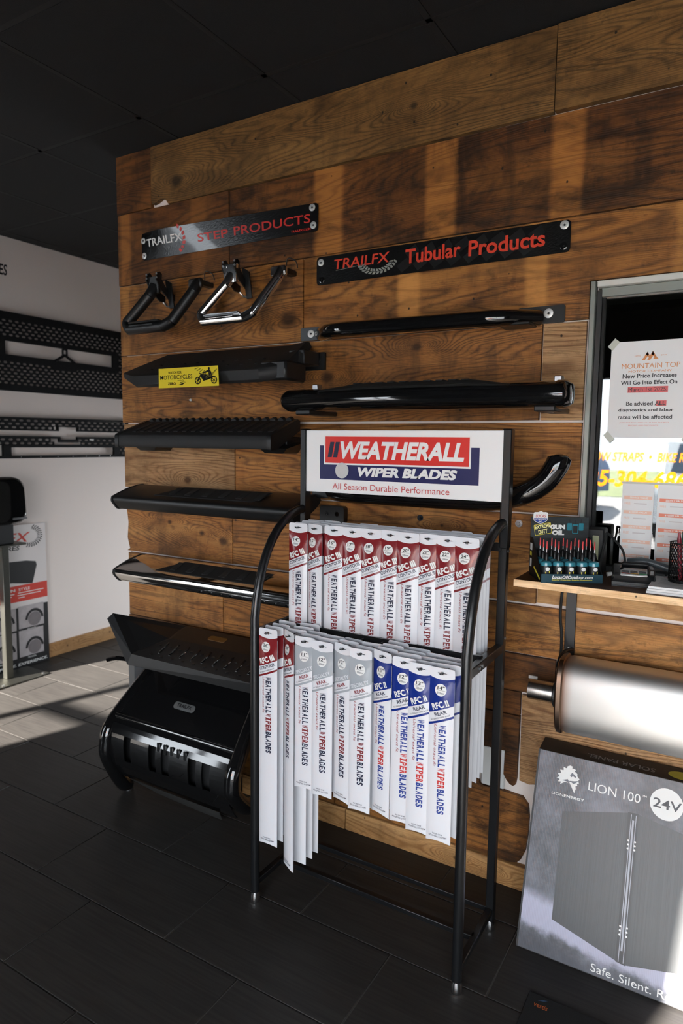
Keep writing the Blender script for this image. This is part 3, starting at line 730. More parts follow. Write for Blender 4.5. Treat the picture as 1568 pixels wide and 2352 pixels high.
# faces as a folded sheet with thickness
def sheet(name, quads, mat, parent, th=.006):
    g = G()
    for q in quads:
        q = [Vector(p) for p in q]; n = (q[1]-q[0]).cross(q[2]-q[0]).normalized()*th; m = len(q)
        g.add(q+[p-n for p in q], [tuple(range(m)), tuple(range(2*m-1, m-1, -1))]+[(i, (i+1) % m, m+(i+1) % m, m+i) for i in range(m)])
    return g.build(name, mat, parent)
e1, e2 = (-2.135, 1.885, .615), (-1.46, 1.885, .615); c1, c2 = (-2.02, 2.0, .672), (-1.46, 2.0, .672)
b1, b2 = (-2.03, 2.10, .700), (-1.46, 2.10, .700); l1, l2 = (-2.36, 1.985, .735), (-2.375, 1.965, .712)
d1, d2 = (-2.155, 1.880, .568), (-1.46, 1.885, .577)
sheet('tread_plate', [(e1, e2, c2, c1), (c1, c2, b2, b1)], SATIN, t)
sheet('wing', [(e1, c1, b1, l1)], SATIN, t)
sheet('front_lip', [(d1, d2, e2, e1)], SATIN, t)
sheet('side_plate', [(l2, d1, e1, l1)], M('side_plate_grey', (34, 35, 37), .5), t)
G().box(-1.99, -1.47, 1.99, WY-.001, .62, .655, .004).build('support_beam', SATIN, t)
sl = (.672-.615)/(2.0-1.885); nrm = Vector((0, -sl, 1)).normalized()
for k in range(10):
    x = -2.04+k*.058
    for yy in (1.905, 1.955):
        p = Vector((x, yy, .615+(yy-1.885)*sl)); g = G()
        g.lathe([(0, 0), (.008, 0), (.0055, .003), (.0, .003)], p, 'z', 10); g.build('tread_dimple', SATIN, t)
    if k < 9: G().box(x+.026, x+.036, 1.915, 1.975, -.001, .004, .002, mat=Matrix(((1, 0, 0, 0), (0, 1, 0, 0), (0, sl, 1, .615-1.885*sl), (0, 0, 0, 1)))).build('tread_rib', GLOSS, t)
G().plate(rrect(-1.86, -1.77, 2.04, 2.07, .01), lambda u, v, w: (u, v, .6725+(v-2.0)*.28+.001-w), .004).build('slot_insert', M('slot_amber', (98, 66, 26), .4), t)

# ---- big bull bar with skid panel standing on the floor
t = thing('bull_bar', 'large glossy black bull bar with slotted panel standing on the floor', 'bull bar', (-1.9, 1.9, 0))
side = [(2.05, .545), (2.03, .520), (1.83, .335), (1.795, .255), (1.80, .185), (1.87, .05), (1.905, .03)]
for x in (-2.19, -1.52):
    pts = bez([(x, a, b) for a, b in (side if x < -2 else side[:4]+[(1.81, .205), (1.88, .135), (1.98, .12)])], 5)
    pts = [Vector((p.x+(.04 if x < -2 else -.04)*max(0, (p.z-.33))/.2, p.y, p.z)) for p in pts]
    G().tube(pts, .030, 16).build('side_tube', GLOSS, t)
    if x < -2: G().lathe([(0, 0), (.018, 0), (.018, .035), (0, .035)], (x, 1.905, 0.001), 'z', 14).build('foot', STEEL, t)
# skin panel: upper slope, rolled edge, slotted lower face
rows = [(2.04, .548), (1.96, .480), (1.90, .425), (1.86, .388), (1.835, .365), (1.812, .342), (1.795, .305), (1.789, .26), (1.793, .205), (1.81, .15), (1.845, .10)]
xa, xb = -2.17, -1.54
hump = lambda u, k: .012*math.sin(math.pi*u)*(1 if 1 <= k <= 3 else .3)
R_ = [[(xa+(xb-xa)*i/12+(.03*(1-2*i/12) if k < 2 else 0), y-hump(i/12, k), z+hump(i/12, k)*.7) for i in range(13)] for k, (y, z) in enumerate(rows[:6])]
g = G().loft(R_, caps=False, closed=False); g.build('upper_panel', GLOSS, t)
lo = bez([(0, a, b) for a, b in rows[5:]], 4)
def lowfn(u, v, w):
    k = max(0, min(len(lo)-1.001, v*(len(lo)-1))); i = int(k); p = lo[i].lerp(lo[i+1], k-i); return (u, p.y+w, p.z)
g = G(); nx = 9; step = (xb-xa)/nx
for i in range(nx):
    u0, u1 = xa+i*step, xa+(i+1)*step
    for v0, v1 in ((0, .10), (.10, .2), (.62, .74), (.74, .88), (.88, 1)): g.plate([(u0, v0), (u1, v0), (u1, v1), (u0, v1)], lowfn, .005)
    if i in (1, 3, 4, 6, 7):
        m0, m1 = u0+step*.22, u1-step*.22
        for k in range(6):
            v0, v1 = .2+.07*k, .27+.07*k
            g.plate([(u0, v0), (m0, v0), (m0, v1), (u0, v1)], lowfn, .005); g.plate([(m1, v0), (u1, v0), (u1, v1), (m1, v1)], lowfn, .005)
    else:
        for k in range(6): g.plate([(u0, .2+.07*k), (u1, .2+.07*k), (u1, .27+.07*k), (u0, .27+.07*k)], lowfn, .005)
g.build('slotted_panel', GLOSS, t)
G().box(xa+.01, xb-.01, 1.835, 1.90, .13, .35, .01).build('slot_backing', MATTE, t)  # added dark panel that makes the slots look dark inside
G().tube([(xa-.02, 1.836, .362), (xb+.02, 1.836, .362)], .012, 12).build('rolled_edge', GLOSS, t)
for k, x in enumerate((-1.90, -1.865, -1.83, -1.795, -1.76)):
    G().box(x, x+.018, 1.792, 1.800, .285, .325, .003, mat=None).build('cut_letter', SATIN, t)
G().plate([(-2.10, 0), (-1.62, 0), (-1.68, 1), (-1.80, 1.0), (-2.0, .72)], lambda u, v, w: (u, 1.833+.085*v+w*.8, .105-.092*v-w*.4), .006).build('skid_plate', M('skid_grey_metal', (112, 112, 110), .35, metal=.7), t)
G().box(-2.0, -1.75, 2.03, WY-.001, .50, .55, .006).build('wall_mount', SATIN, t)
b = G().plate(rrect(-1.905, -1.795, -.013, .013, .012), lambda u, v, w: (u, 1.905+v*.68-w*.6-.008, .432+v*.72-w*.7+.014), .004).build('badge', M('badge_silver', (170, 172, 172), .3, metal=.8), t)
G().text('TRAILFX', (-1.888, -1.812, -.007, .007), lambda u, v, w: (u, 1.905+v*.68-.0088, .432+v*.72+.0152), bold=.03).build('badge_lettering', PRB, b)
t = thing('plastic_shroud', 'grey plastic shroud with black clip behind the left edge of the bull bar', 'shroud', (-2.3, 2.08, .3))
G().loft([[(-2.33, 2.04, .50), (-2.27, 2.02, .52), (-2.24, 2.10, .52), (-2.30, 2.12, .50)], [(-2.315, 2.03, .38), (-2.26, 2.01, .38), (-2.23, 2.09, .38), (-2.29, 2.11, .38)], [(-2.27, 2.05, .27), (-2.24, 2.03, .27), (-2.22, 2.10, .27), (-2.25, 2.11, .27)]]).build('shell', M('shroud_grey', (92, 96, 100), .35), t)
G().tube(bez([(-2.40, 1.98, .515), (-2.36, 2.0, .525), (-2.31, 2.03, .52), (-2.27, 2.06, .53)], 4), .010, 8).build('clip', GLOSS, t)

# ---- right side bars
t = thing('nerf_bar', 'gloss black oval nerf bar with step pad above the white rack sign', 'side bar', (-.93, WY, 1.59))
def oring(x, k=1., dy=0): return [(x, 1.985+dy+.052*k*math.cos(a), 1.645+.039*k*math.sin(a)) for a in [2*math.pi*i/20 for i in range(20)]]
G().loft([oring(-1.425, .55), oring(-1.418, .8), oring(-1.40, 1), oring(-.49, 1), oring(-.455, .98)]).build('tube', GLOSS, t)
G().loft([oring(-.468, 1.06), oring(-.445, 1.05), oring(-.43, .75), oring(-.427, .35)]).build('end_cap', GLOSS, t)
pr = [(2.02, 1.670), (1.985, 1.684), (1.95, 1.680), (1.937, 1.668), (1.945, 1.662)]
p = G().loft([[(-1.26, a, 1.675+(b-1.675)*.3) for a, b in pr], [(-1.12, a, b+.012) for a, b in pr], [(-.72, a, b+.012) for a, b in pr], [(-.60, a, 1.675+(b-1.675)*.3) for a, b in pr]]).build('step_pad', RUBBER, t)
for k in range(10): G().box(-1.13+k*.042, -1.105+k*.042, 1.955, 2.0, 1.693, 1.697, .001).build('pad_rib', RUBBER, p)
for x, z in ((-1.31, 1.69), (-.475, 1.688), (-.50, 1.603)):
    G().box(x-.012, x+.012, 2.0, 2.03, z-.01, z+.012, .003).build('clamp_bolt', STEEL, t)
for x in (-1.335, -.50):
    G().box(x-.03, x+.03, 1.96, WY-.001, 1.596, 1.612, .003).build('bracket', SATIN, t)
t = thing('bent_tube_bar', 'gloss black bent tube bar passing behind the white rack sign', 'side bar', (-.9, WY, 1.3))
P = bez([(-1.27, 2.06, 1.365), (-1.25, 2.035, 1.338), (-1.2, 2.02, 1.327), (-.95, 2.02, 1.325), (-.72, 2.02, 1.327), (-.63, 2.02, 1.335), (-.56, 2.02, 1.356), (-.505, 2.02, 1.392), (-.475, 2.02, 1.435), (-.466, 2.025, 1.460)], 4)
rs = [.031]*(len(P)-2)+[.027, .012]
G().tube(P+[P[-1]+Vector((0, .002, .008)), P[-1]+Vector((.0, .003, .014))], [.035]*(len(P)-1)+[.034, .025, .009], 18).build('tube', GLOSS, t)
G().box(-1.34, -1.26, 2.03, WY-.001, 1.30, 1.345, .004).build('left_bracket', SATIN, t)
G().box(-.72, -.64, 2.03, WY-.001, 1.31, 1.34, .004).build('right_bracket', SATIN, t)
t = thing('step_bracket', 'small black bracket with bolt holes beside the third left step', 'bracket', (-1.31, WY, 1.2))
G().plate(rrect(-1.36, -1.255, 1.20, 1.265, .012), ypl(WY-.03), .028, holes=[circ(-1.285, 1.235, .009, 12)]).build('plate', SATIN, t)
washer_screw((-1.33, WY-.03, 1.235), t, r=.007, mat=SATIN)

# ================================================================== LEFT WALL
def hexmesh(g, fn, u0, u1, v0, v1, pu, pv, hw, hh, depth, skip=None):
    """screen of staggered long-hexagon holes"""
    nr = int(round((v1-v0)/pv)); pv = (v1-v0)/nr
    for r in range(nr):
        off = pu/2 if r % 2 else 0; n = int((u1-u0)/pu)+2
        for c in range(-1, n):
            a = u0+c*pu+off; b = a+pu; ca, cb = max(a, u0), min(b, u1)
            if cb-ca < pu*.2: continue
            va, vb = v0+r*pv, v0+(r+1)*pv; cu, cv = (a+b)/2, (va+vb)/2
            if skip and skip(cu, cv): continue
            out = [(ca, va), (cu if ca < cu < cb else (ca+cb)/2, va), (cb, va), (cb, cv), (cb, vb), ((ca+cb)/2, vb), (ca, vb), (ca, cv)]
            if cb-ca < pu*.98:
                g.plate([(ca, va), (cb, va), (cb, vb), (ca, vb)], fn, depth); continue
            inn = [(cu-hw*.62, cv-hh), (cu, cv-hh), (cu+hw*.62, cv-hh), (cu+hw, cv), (cu+hw*.62, cv+hh), (cu, cv+hh), (cu-hw*.62, cv+hh), (cu-hw, cv)]
            V = [fn(p[0], p[1], 0) for p in out+inn]+[fn(p[0], p[1], depth) for p in inn]
            F = [(i, (i+1) % 8, 8+(i+1) % 8, 8+i) for i in range(8)]+[(8+i, 8+(i+1) % 8, 16+(i+1) % 8, 16+i) for i in range(8)]
            g.add(V, F)
GRM = M('grille_matte_black', (15, 15, 16), .75, spec=.25)
GX = -3.995
fx = xpl(GX)
t = thing('grille_insert', 'tall black mesh grille insert with Y bracket on the white wall', 'grille', (-4.02, 3.0, 1.80), group='grille inserts on the white wall')
G().plate(rrect(2.44, 3.575, 1.800, 2.287, .03), fx, .02, holes=[rrect(2.47, 3.545, 1.838, 2.243, .02)]).build('outer_frame', GRM, t)
G().plate(rrect(2.535, 3.46, 1.985, 2.135, .012), fx, .018, holes=[rrect(2.58, 3.415, 2.024, 2.109, .004)]).build('inner_frame', GRM, t)
inside = lambda u, v: 2.53 < u < 3.465 and 1.983 < v < 2.137
g = G()
for v0, v1 in ((1.838, 1.985), (2.135, 2.243)): hexmesh(g, xpl(GX-.004), 2.47, 3.545, v0, v1, .044, .0215, .0150, .0068, .006)
for a, b in ((2.47, 2.535), (3.46, 3.545)): hexmesh(g, xpl(GX-.004), a, b, 1.985, 2.135, .044, .0215, .0150, .0068, .006)
tag(g.build('mesh_screen', GRM, t), kind='stuff')
G().plate([(2.90, 1.985), (2.93, 1.96), (3.09, 1.96), (3.12, 1.985)], fx, .012).build('lower_tab', GRM, t)
G().plate(rrect(2.988, 3.028, 2.06, 2.108, .006), xpl(GX+.004), .008, holes=[rrect(2.997, 3.019, 2.067, 2.098, .004)]).build('bracket_ring', GRM, t)
G().tube([(GX, 3.008, 2.066), (GX, 2.93, 2.018)], .009, 8).build('bracket_leg', GRM, t)
G().tube([(GX, 3.008, 2.066), (GX, 3.086, 2.018)], .009, 8).build('bracket_leg', GRM, t)
for y in (2.6, 3.4): G().cyl((GX-.01, y, 2.26), (-4.04, y, 2.26), .006, 8).build('wall_screw', STEEL, t)
t = thing('grille_insert', 'low black grille insert with two long openings on the white wall', 'grille', (-4.02, 3.0, 1.375), group='grille inserts on the white wall')
up = [(2.44, 1.557), (2.945, 1.557), (2.957, 1.572), (3.083, 1.572), (3.095, 1.557), (3.575, 1.557), (3.575, 1.642), (2.44, 1.632)]
G().plate([(2.44, 1.622), (3.575, 1.632), (3.575, 1.645), (2.44, 1.634)], fx, .02).build('top_rail', GRM, t)
G().plate([(2.44, 1.553), (2.945, 1.553), (2.945, 1.582), (3.095, 1.582), (3.095, 1.553), (3.575, 1.553), (3.575, 1.563), (3.105, 1.563), (3.105, 1.592), (2.935, 1.592), (2.935, 1.563), (2.44, 1.563)], fx, .02).build('slot_rail', GRM, t)
g = G(); hexmesh(g, xpl(GX-.004), 2.44, 3.575, 1.560, 1.628, .052, .0225, .0175, .0066, .006, skip=lambda u, v: 2.93 < u < 3.11 and v < 1.59)
hexmesh(g, xpl(GX-.004), 2.44, 3.575, 1.458, 1.506, .052, .0225, .0175, .0066, .006, skip=lambda u, v: 2.90 < u < 3.10)
hexmesh(g, xpl(GX-.004), 3.44, 3.575, 1.39, 1.46, .035, .0225, .0115, .0068, .006)
tag(g.build('mesh_screen', GRM, t), kind='stuff')
G().plate([(2.44, 1.503), (2.945, 1.503), (2.945, 1.478), (3.098, 1.478), (3.098, 1.503), (3.575, 1.503), (3.575, 1.517), (3.09, 1.517), (3.09, 1.497), (2.956, 1.497), (2.956, 1.517), (2.44, 1.517)], fx, .02).build('mid_rail', GRM, t)
G().plate(rrect(2.54, 3.455, 1.373, 1.462, .012), fx, .02, holes=[rrect(2.595, 3.408, 1.391, 1.444, .003)]).build('lower_frame', GRM, t)
G().plate([(2.44, 1.373), (2.54, 1.373), (2.54, 1.39), (2.44, 1.39)], fx, .02).build('lower_tab', GRM, t)
G().plate([(3.455, 1.373), (3.575, 1.373), (3.575, 1.39), (3.455, 1.39)], fx, .02).build('lower_tab', GRM, t)
G().plate([(3.56, 1.39), (3.585, 1.39), (3.585, 1.63), (3.56, 1.63)], fx, .02).build('end_bar', GRM, t)
G().plate([(3.19, 1.493), (3.225, 1.493), (3.225, 1.503), (3.19, 1.503)], xpl(GX+.002), .003).build('white_clip', PRW, t)
for y in (2.66, 2.80, 2.93, 3.05, 3.16, 3.27, 3.37): G().cyl((GX+.001, y, 1.382), (GX-.004, y, 1.382), .003, 8).build('rivet', STEEL, t)
for y in (2.6, 3.4): G().cyl((GX-.01, y, 1.6), (-4.04, y, 1.6), .006, 8).build('wall_screw', STEEL, t)

# ---- display board leaning at the white wall
PX = -3.985
t = thing('display_board', 'printed display board of wheel flares standing at the white wall', 'display board', (-4.0, 2.5, 0))
G().box(PX-.012, PX, 2.17, 2.808, .003, .945, .001).build('panel', M('board_white', (222, 216, 214), .5), t)
p1 = xpl(PX+.0006); p2 = xpl(PX+.0012); p3 = xpl(PX+.0018)
BRED = M('board_red', (206, 60, 44), .5); BGR = M('board_photo_grey', (176, 170, 172), .6, var=.25, bump=(30, 0)); BG2 = M('board_photo_dark', (120, 114, 116), .6, var=.2)
G().plate([(2.17, .003), (2.808, .003), (2.808, .405), (2.17, .405)], p1, 0).build('black_field', PRB, t)
G().plate([(2.17, .445), (2.808, .445), (2.808, .551), (2.17, .551)], p1, 0).build('red_band', BRED, t)
G().text('TRAILFX', (2.20, 2.698, .832, .895), p1, bold=.01, shear=.3).build('brand_lettering', BRED, t)
G().text('FENDER FLARES', (2.22, 2.618, .783, .812), p1, bold=.02, shear=.15).build('caption_lettering', PRB, t)
g = G()
for k in range(16):
    a = R(-105+k*11.5)
    for r0, r1, s in ((.060, .080, 1), (.082, .100, -1)):
        q = [(2.69+rr*math.cos(a+da)*.95, .868+rr*math.sin(a+da)*.75) for rr, da in ((r0, -.04*s), (r1, .05*s), (r1, .05*s+.09), (r0, -.04*s+.09))]
        g.plate(q, p1, 0)
tag(g.build('tyre_tread_print', PRB, t), kind='stuff')
G().plate([(2.30, .60), (2.45, .69), (2.54, .713), (2.66, .708), (2.728, .695), (2.735, .67), (2.715, .60), (2.700, .552), (2.66, .556), (2.56, .575), (2.42, .58)], p2, 0).build('flare_print', M('flare_black', (26, 26, 27), .5), t)
for w, a, b, z in (('PROTECTION', 2.30, 2.575, .515), ('STYLE', 2.60, 2.68, .515)): G().text(w, (a, b, z, z+.018), p2, bold=.015).build('band_lettering', PRW, t)
for k, (a, b) in enumerate(((2.595, 2.78), (2.59, 2.757), (2.595, 2.64), (2.32, 2.57), (2.32, 2.55))):
    z = (.500, .484, .468, .497, .482)[k]; G().plate([(a, z), (b, z+.0), (b, z+.005), (a, z+.005)], p2, 0).build('band_line', PRW, t)
for a, b, z0, z1, cap in ((2.592, 2.775, .263, .412, 'FORD'), (2.590, 2.768, .073, .250, 'TOYOTA'), (2.375, 2.575, .258, .405, 'DODGE'), (2.375, 2.572, .070, .245, 'JEEP')):
    ph = G().plate([(a, z0), (b, z0), (b, z1), (a, z1)], p2, 0).build('photo', BGR, t)
    cu, cv, rr = a+(b-a)*.62, z0+.045, .055
    G().plate([(max(a, min(b, u)), max(z0, v)) for u, v in circ(cu, cv+.005, rr*.85, 24)], p3, 0).build('wheel_print', BG2, ph)
    arc = [(cu+(rr+.012)*math.cos(R(q)), cv+(rr+.012)*math.sin(R(q))*1.1) for q in range(5, 176, 10)]+[(cu+(rr-.004)*math.cos(R(q)), cv+(rr-.004)*math.sin(R(q))*1.1) for q in range(175, 4, -10)]
    G().plate(arc, p3, 0).build('flare_arch_print', PRB, ph)
    G().text(cap, ((a+b)/2-.03, (a+b)/2+.03, z0-.018, z0-.008), p2, bold=.015).build('photo_caption', PRW, t)
G().text('ESCAPE. EXPLORE. EXPERIENCE.', (2.26, 2.792, .018, .037), p2, bold=.02, shear=.15).build('slogan_lettering', PRW, t)

# ---- tow mirror on a steel post
t = thing('mirror_stand', 'steel post stand with base plate beside the display board', 'stand', (-3.86, 2.43, 0))
G().box(-3.97, -3.738, 2.21, 2.628, .0005, .010, .001).build('base_plate', GREYM, t)
for x, y in ((-3.76, 2.60), (-3.76, 2.33)): G().lathe([(0, .010), (.008, .010), (.008, .015), (0, .015)], (x, y, 0), 'z', 6).build('bolt', STEEL, t)
G().box(-3.885, -3.840, 2.407, 2.452, .010, .845, .003).build('post', GREYM, t)
G().box(-3.93, -3.80, 2.35, 2.545, .845, .857, .002).build('top_plate', GREYM, t)
t = thing('tow_mirror', 'glossy black tow mirror mounted on the steel post stand', 'mirror', (-3.86, 2.42, .857))
G().box(-3.90, -3.82, 2.345, 2.478, .857, .985, .006).build('foot_block', MATTE, t)
rings = []
for x, k in ((-3.97, .80), (-3.955, .92), (-3.90, 1.0), (-3.82, 1.0), (-3.785, .95), (-3.772, .86)):
    rings.append([(x, 2.385+(u-2.385)*k, 1.125+(v-1.125)*k) for u, v in [(2.225+(a)*.325+(b-.5)*-.03*(a-.5), .975+b*.295) for a, b in rrect(0, 1, 0, 1, .25, 5)]])
G().loft(rings).build('housing', GLOSS, t)
G().plate(rrect(2.25, 2.43, 1.0, 1.245, .05), xpl(-3.768), .004).build('mirror_glass', CHROME, t)
G().plate(rrect(2.44, 2.535, 1.01, 1.022, .004), xpl(-3.768), .004).build('trim_strip', STEEL, t)

# ================================================================== WIPER RACK
RXL, RXR, RYF, RYB = -1.287, -.588, 1.632, 1.915
FRAME = M('rack_black_paint', (19, 20, 22), .32, coat=.25)
rk = thing('wiper_rack', 'black steel floor rack with white sign holding hanging wiper pouches', 'display rack', (-.94, 1.77, 0))
def cath(y0, z0, y1, z1, n=10):            # quarter bend from upright to the rear post
    return [(y0+(y1-y0)*(1-math.cos(R(90*k/n))), z0+(z1-z0)*math.sin(R(90*k/n))) for k in range(n+1)]
for x in (RXL, RXR):
    pts = [(x, RYF, .035), (x, RYF, .95)]+[(x, RYF+(RYB-RYF)*(.72*q*q+.28*q), .95+(1.275-.95)*(1-(1-q)**1.9)) for q in [k/10 for k in range(1, 11)]]
    G().tube(pts, .0145, 12).build('front_post', FRAME, rk)
    G().box(x-.0125, x+.0125, RYB-.0125, RYB+.0125, .03, 1.545, .002).build('rear_post', FRAME, rk)
    G().box(x-.011, x+.011, RYF, RYB, .885, .912, .002).build('side_rail', FRAME, rk)
    G().box(x-.010, x+.010, RYF, RYB, .055, .075, .002).build('foot_rail', FRAME, rk)
    for y in (RYF, RYB):
        G().lathe([(0, .001), (.016, .001), (.0175, .008), (.0165, .022), (.012, .036), (0, .036)], (x, y, 0), 'z', 16).build('foot_cap', CHROME, rk)
    s = 1 if x > -1 else -1
    for z in (1.48, 1.36, 1.24, 1.19, .93): G().cyl((x+s*.012, RYB, z), (x+s*.016, RYB, z), .0045, 8).build('bolt', STEEL, rk)
    for y in (1.70, 1.725): G().cyl((x+s*.010, y, .898), (x+s*.014, y, .898), .005, 8).build('bolt', STEEL, rk)
for z0, y0 in ((.893, 1.742), (1.19, 1.892)): G().box(RXL, RXR, y0, y0+.018, z0, z0+.025, .002).build('cross_rail', FRAME, rk)
G().box(RXL, RXR, RYB-.01, RYB+.01, .058, .075, .002).build('lower_rail', FRAME, rk)
G().box(RXL, RXR, RYF+.13, RYF+.15, .058, .075, .002).build('lower_rail', FRAME, rk)
# sign board
SY = 1.896
sb = G().box(RXL+.012, RXR-.004, SY, SY+.012, 1.334, 1.540, .001).build('sign_board', M('sign_white', (236, 236, 236), .35), rk)
G().box(RXL-.008, RXL+.014, SY-.006, SY+.025, 1.20, 1.543, .002).build('sign_channel', FRAME, rk)
G().box(RXR-.006, RXR+.018, SY-.006, SY+.025, 1.20, 1.543, .002).build('sign_channel', FRAME, rk)
sx = RXL+.012; sw = RXR-.004-sx
su = lambda a, b, k: (lambda u, v, w: (sx+u, SY-.0006*k+w, 1.540-v))(a, b, 0)
def SF(k): return lambda u, v, w: (sx+u*sw/.685, SY-.0006*k, 1.540-v*.206/.204)
def R4(a, b, c, d): return [(a, c), (b, c), (b, d), (a, d)]
G().plate(R4(.0566, .612, .050, .160), SF(1), 0).build('blue_field', M('sign_navy', (28, 30, 84), .35), sb)
G().plate(R4(.0730, .586, .015, .1115), SF(2), 0).build('white_border', PRW, sb)
G().plate(R4(.0784, .581, .020, .106), SF(3), 0).build('red_field', M('sign_bright_red', (214, 48, 40), .35), sb)
def flipv(f): return lambda u, v, w: f(u, -v, w)
G().text('WEATHERALL', (.137, .566, -.092, -.036), flipv(SF(4)), bold=.04, shear=.22).build('sign_lettering', PRW, sb)
for a in (.088, .109): G().plate([(a, .088), (a+.016, .088), (a+.026, .038), (a+.010, .038)], SF(4), 0).build('slash_mark', PRN, sb)
G().text('WIPER BLADES', (.203, .545, -.147, -.117), flipv(SF(4)), bold=.05, shear=.2).build('sign_lettering', PRW, sb)
G().text('All Season Durable Performance', (.108, .522, -.192, -.172), flipv(SF(4)), bold=-.004).build('sign_tagline', M('sign_thin_red', (196, 60, 56), .4), sb)
G().plate(circ(.144, .130, .0255, 28), SF(5), 0).build('grey_disc', M('sign_disc_grey', (205, 205, 204), .5, var=.3, bump=(900, 0)), sb)

# ---- wiper pouches (origin at the top edge, front faces -y)
def pouch_mat(name, col):
    t = NT(name); xs = t.xyz(); d = t.math('MULTIPLY', xs[2], -1); x = xs[0]
    v = t.math('MULTIPLY_ADD', x, .42, d)
    cosx = t.math('MULTIPLY', t.math('MULTIPLY', x, x), -6.0)            # scalloped top of the coloured field
    top = t.math('SUBTRACT', d, t.math('ADD', cosx, .031))
    m1 = t.math('MULTIPLY', t.math('GREATER_THAN', top, 0), t.math('LESS_THAN', v, .110))
    m2 = t.math('MULTIPLY', t.math('GREATER_THAN', v, .137), t.math('LESS_THAN', v, .1435))
    back = t.math('LESS_THAN', xs[1], .0006)
    m = t.math('MULTIPLY', t.math('MAXIMUM', m1, m2), back)
    c = t.mix(m, lin((226, 227, 232)), lin(col)); t.put(t.b.inputs['Base Color'], c)
    t.b.inputs['Roughness'].default_value = .26; t.b.inputs['Coat Weight'].default_value = .35; t.b.inputs['Coat Roughness'].default_value = .08
    wr = t.noise(t.map((0, 0, 0), (60, 60, 9)), 1., 3.); t.bump(wr, .18, .003); return t.m
PMAT = {'wine': pouch_mat('pouch_wine', (126, 28, 34)), 'grey': pouch_mat('pouch_grey', (166, 172, 178)), 'blue': pouch_mat('pouch_blue', (18, 44, 128))}
PW = .069
def bulge(x, d):
    q = max(0., 1-(2*x/PW)**2); r = max(0., min(1., (d-.030)/.05)); return .0012+.0075*(q**.8)*r
PMESH = {}
def pouch_mesh(col, L, w=PW):
    key = (col, L)
    if key in PMESH: return PMESH[key]
    g = G()
    slot = [(-.0125, -.0150), (-.0125, -.0125), (-.005, -.0125), (-.003, -.0100), (.003, -.0100), (.005, -.0125), (.0125, -.0125), (.0125, -.0150), (.004, -.0150), (.002, -.0185), (-.002, -.0185), (-.004, -.0150)]
    r = .007; top = [(-w/2, -.034), (w/2, -.034)]
    for cx, a0 in ((w/2-r, 0), (-w/2+r, 90)):
        for k in range(5): a = R(a0+90*k/4); top.append((cx+r*math.cos(a), -r+r*math.sin(a)+.0015*(1-abs(cx)/.03)))
    g.plate(top, lambda u, v, w_: (u, -.0005+w_, v), .001, holes=[slot])
    nx = 10; ds = [.032, .042, .055, .075, .11]+[.11+(L-.11)*k/6 for k in range(1, 7)]
    V = []; n = nx+1
    for d in ds:
        for i in range(n):
            x = -w/2+w*i/nx; dd = d-(.008*(1-(2*x/w)**2) if d == ds[-1] else 0); V.append((x, -bulge(x, d)+.0008, -dd))
    for d in (ds[0], ds[-1]):
        for i in range(n):
            x = -w/2+w*i/nx; dd = d-(.008*(1-(2*x/w)**2) if d == ds[-1] else 0); V.append((x, .0012, -dd))
    F = [(k*n+i, k*n+i+1, (k+1)*n+i+1, (k+1)*n+i) for k in range(len(ds)-1) for i in range(nx)]
    o = len(ds)*n; F += [(o+i, o+n+i, o+n+i+1, o+i+1) for i in range(nx)]
    F += [(i, o+i, o+i+1, i+1) for i in range(nx)]+[((len(ds)-1)*n+i, (len(ds)-1)*n+i+1, o+n+i+1, o+n+i) for i in range(nx)]
    g.add(V, F)
    ob = g.build('pouch', PMAT[col]); me = ob.data; bpy.data.objects.remove(ob)
    PMESH[key] = me; return me
def pf(e): return lambda u, v, w: (u, -bulge(u, -v)+.0008-e, v)
BLUEP = M('print_blue', (24, 54, 140), .45); DGREY = M('print_dim', (90, 92, 100), .5); WINEB = M('print_brick', (150, 40, 40), .45)
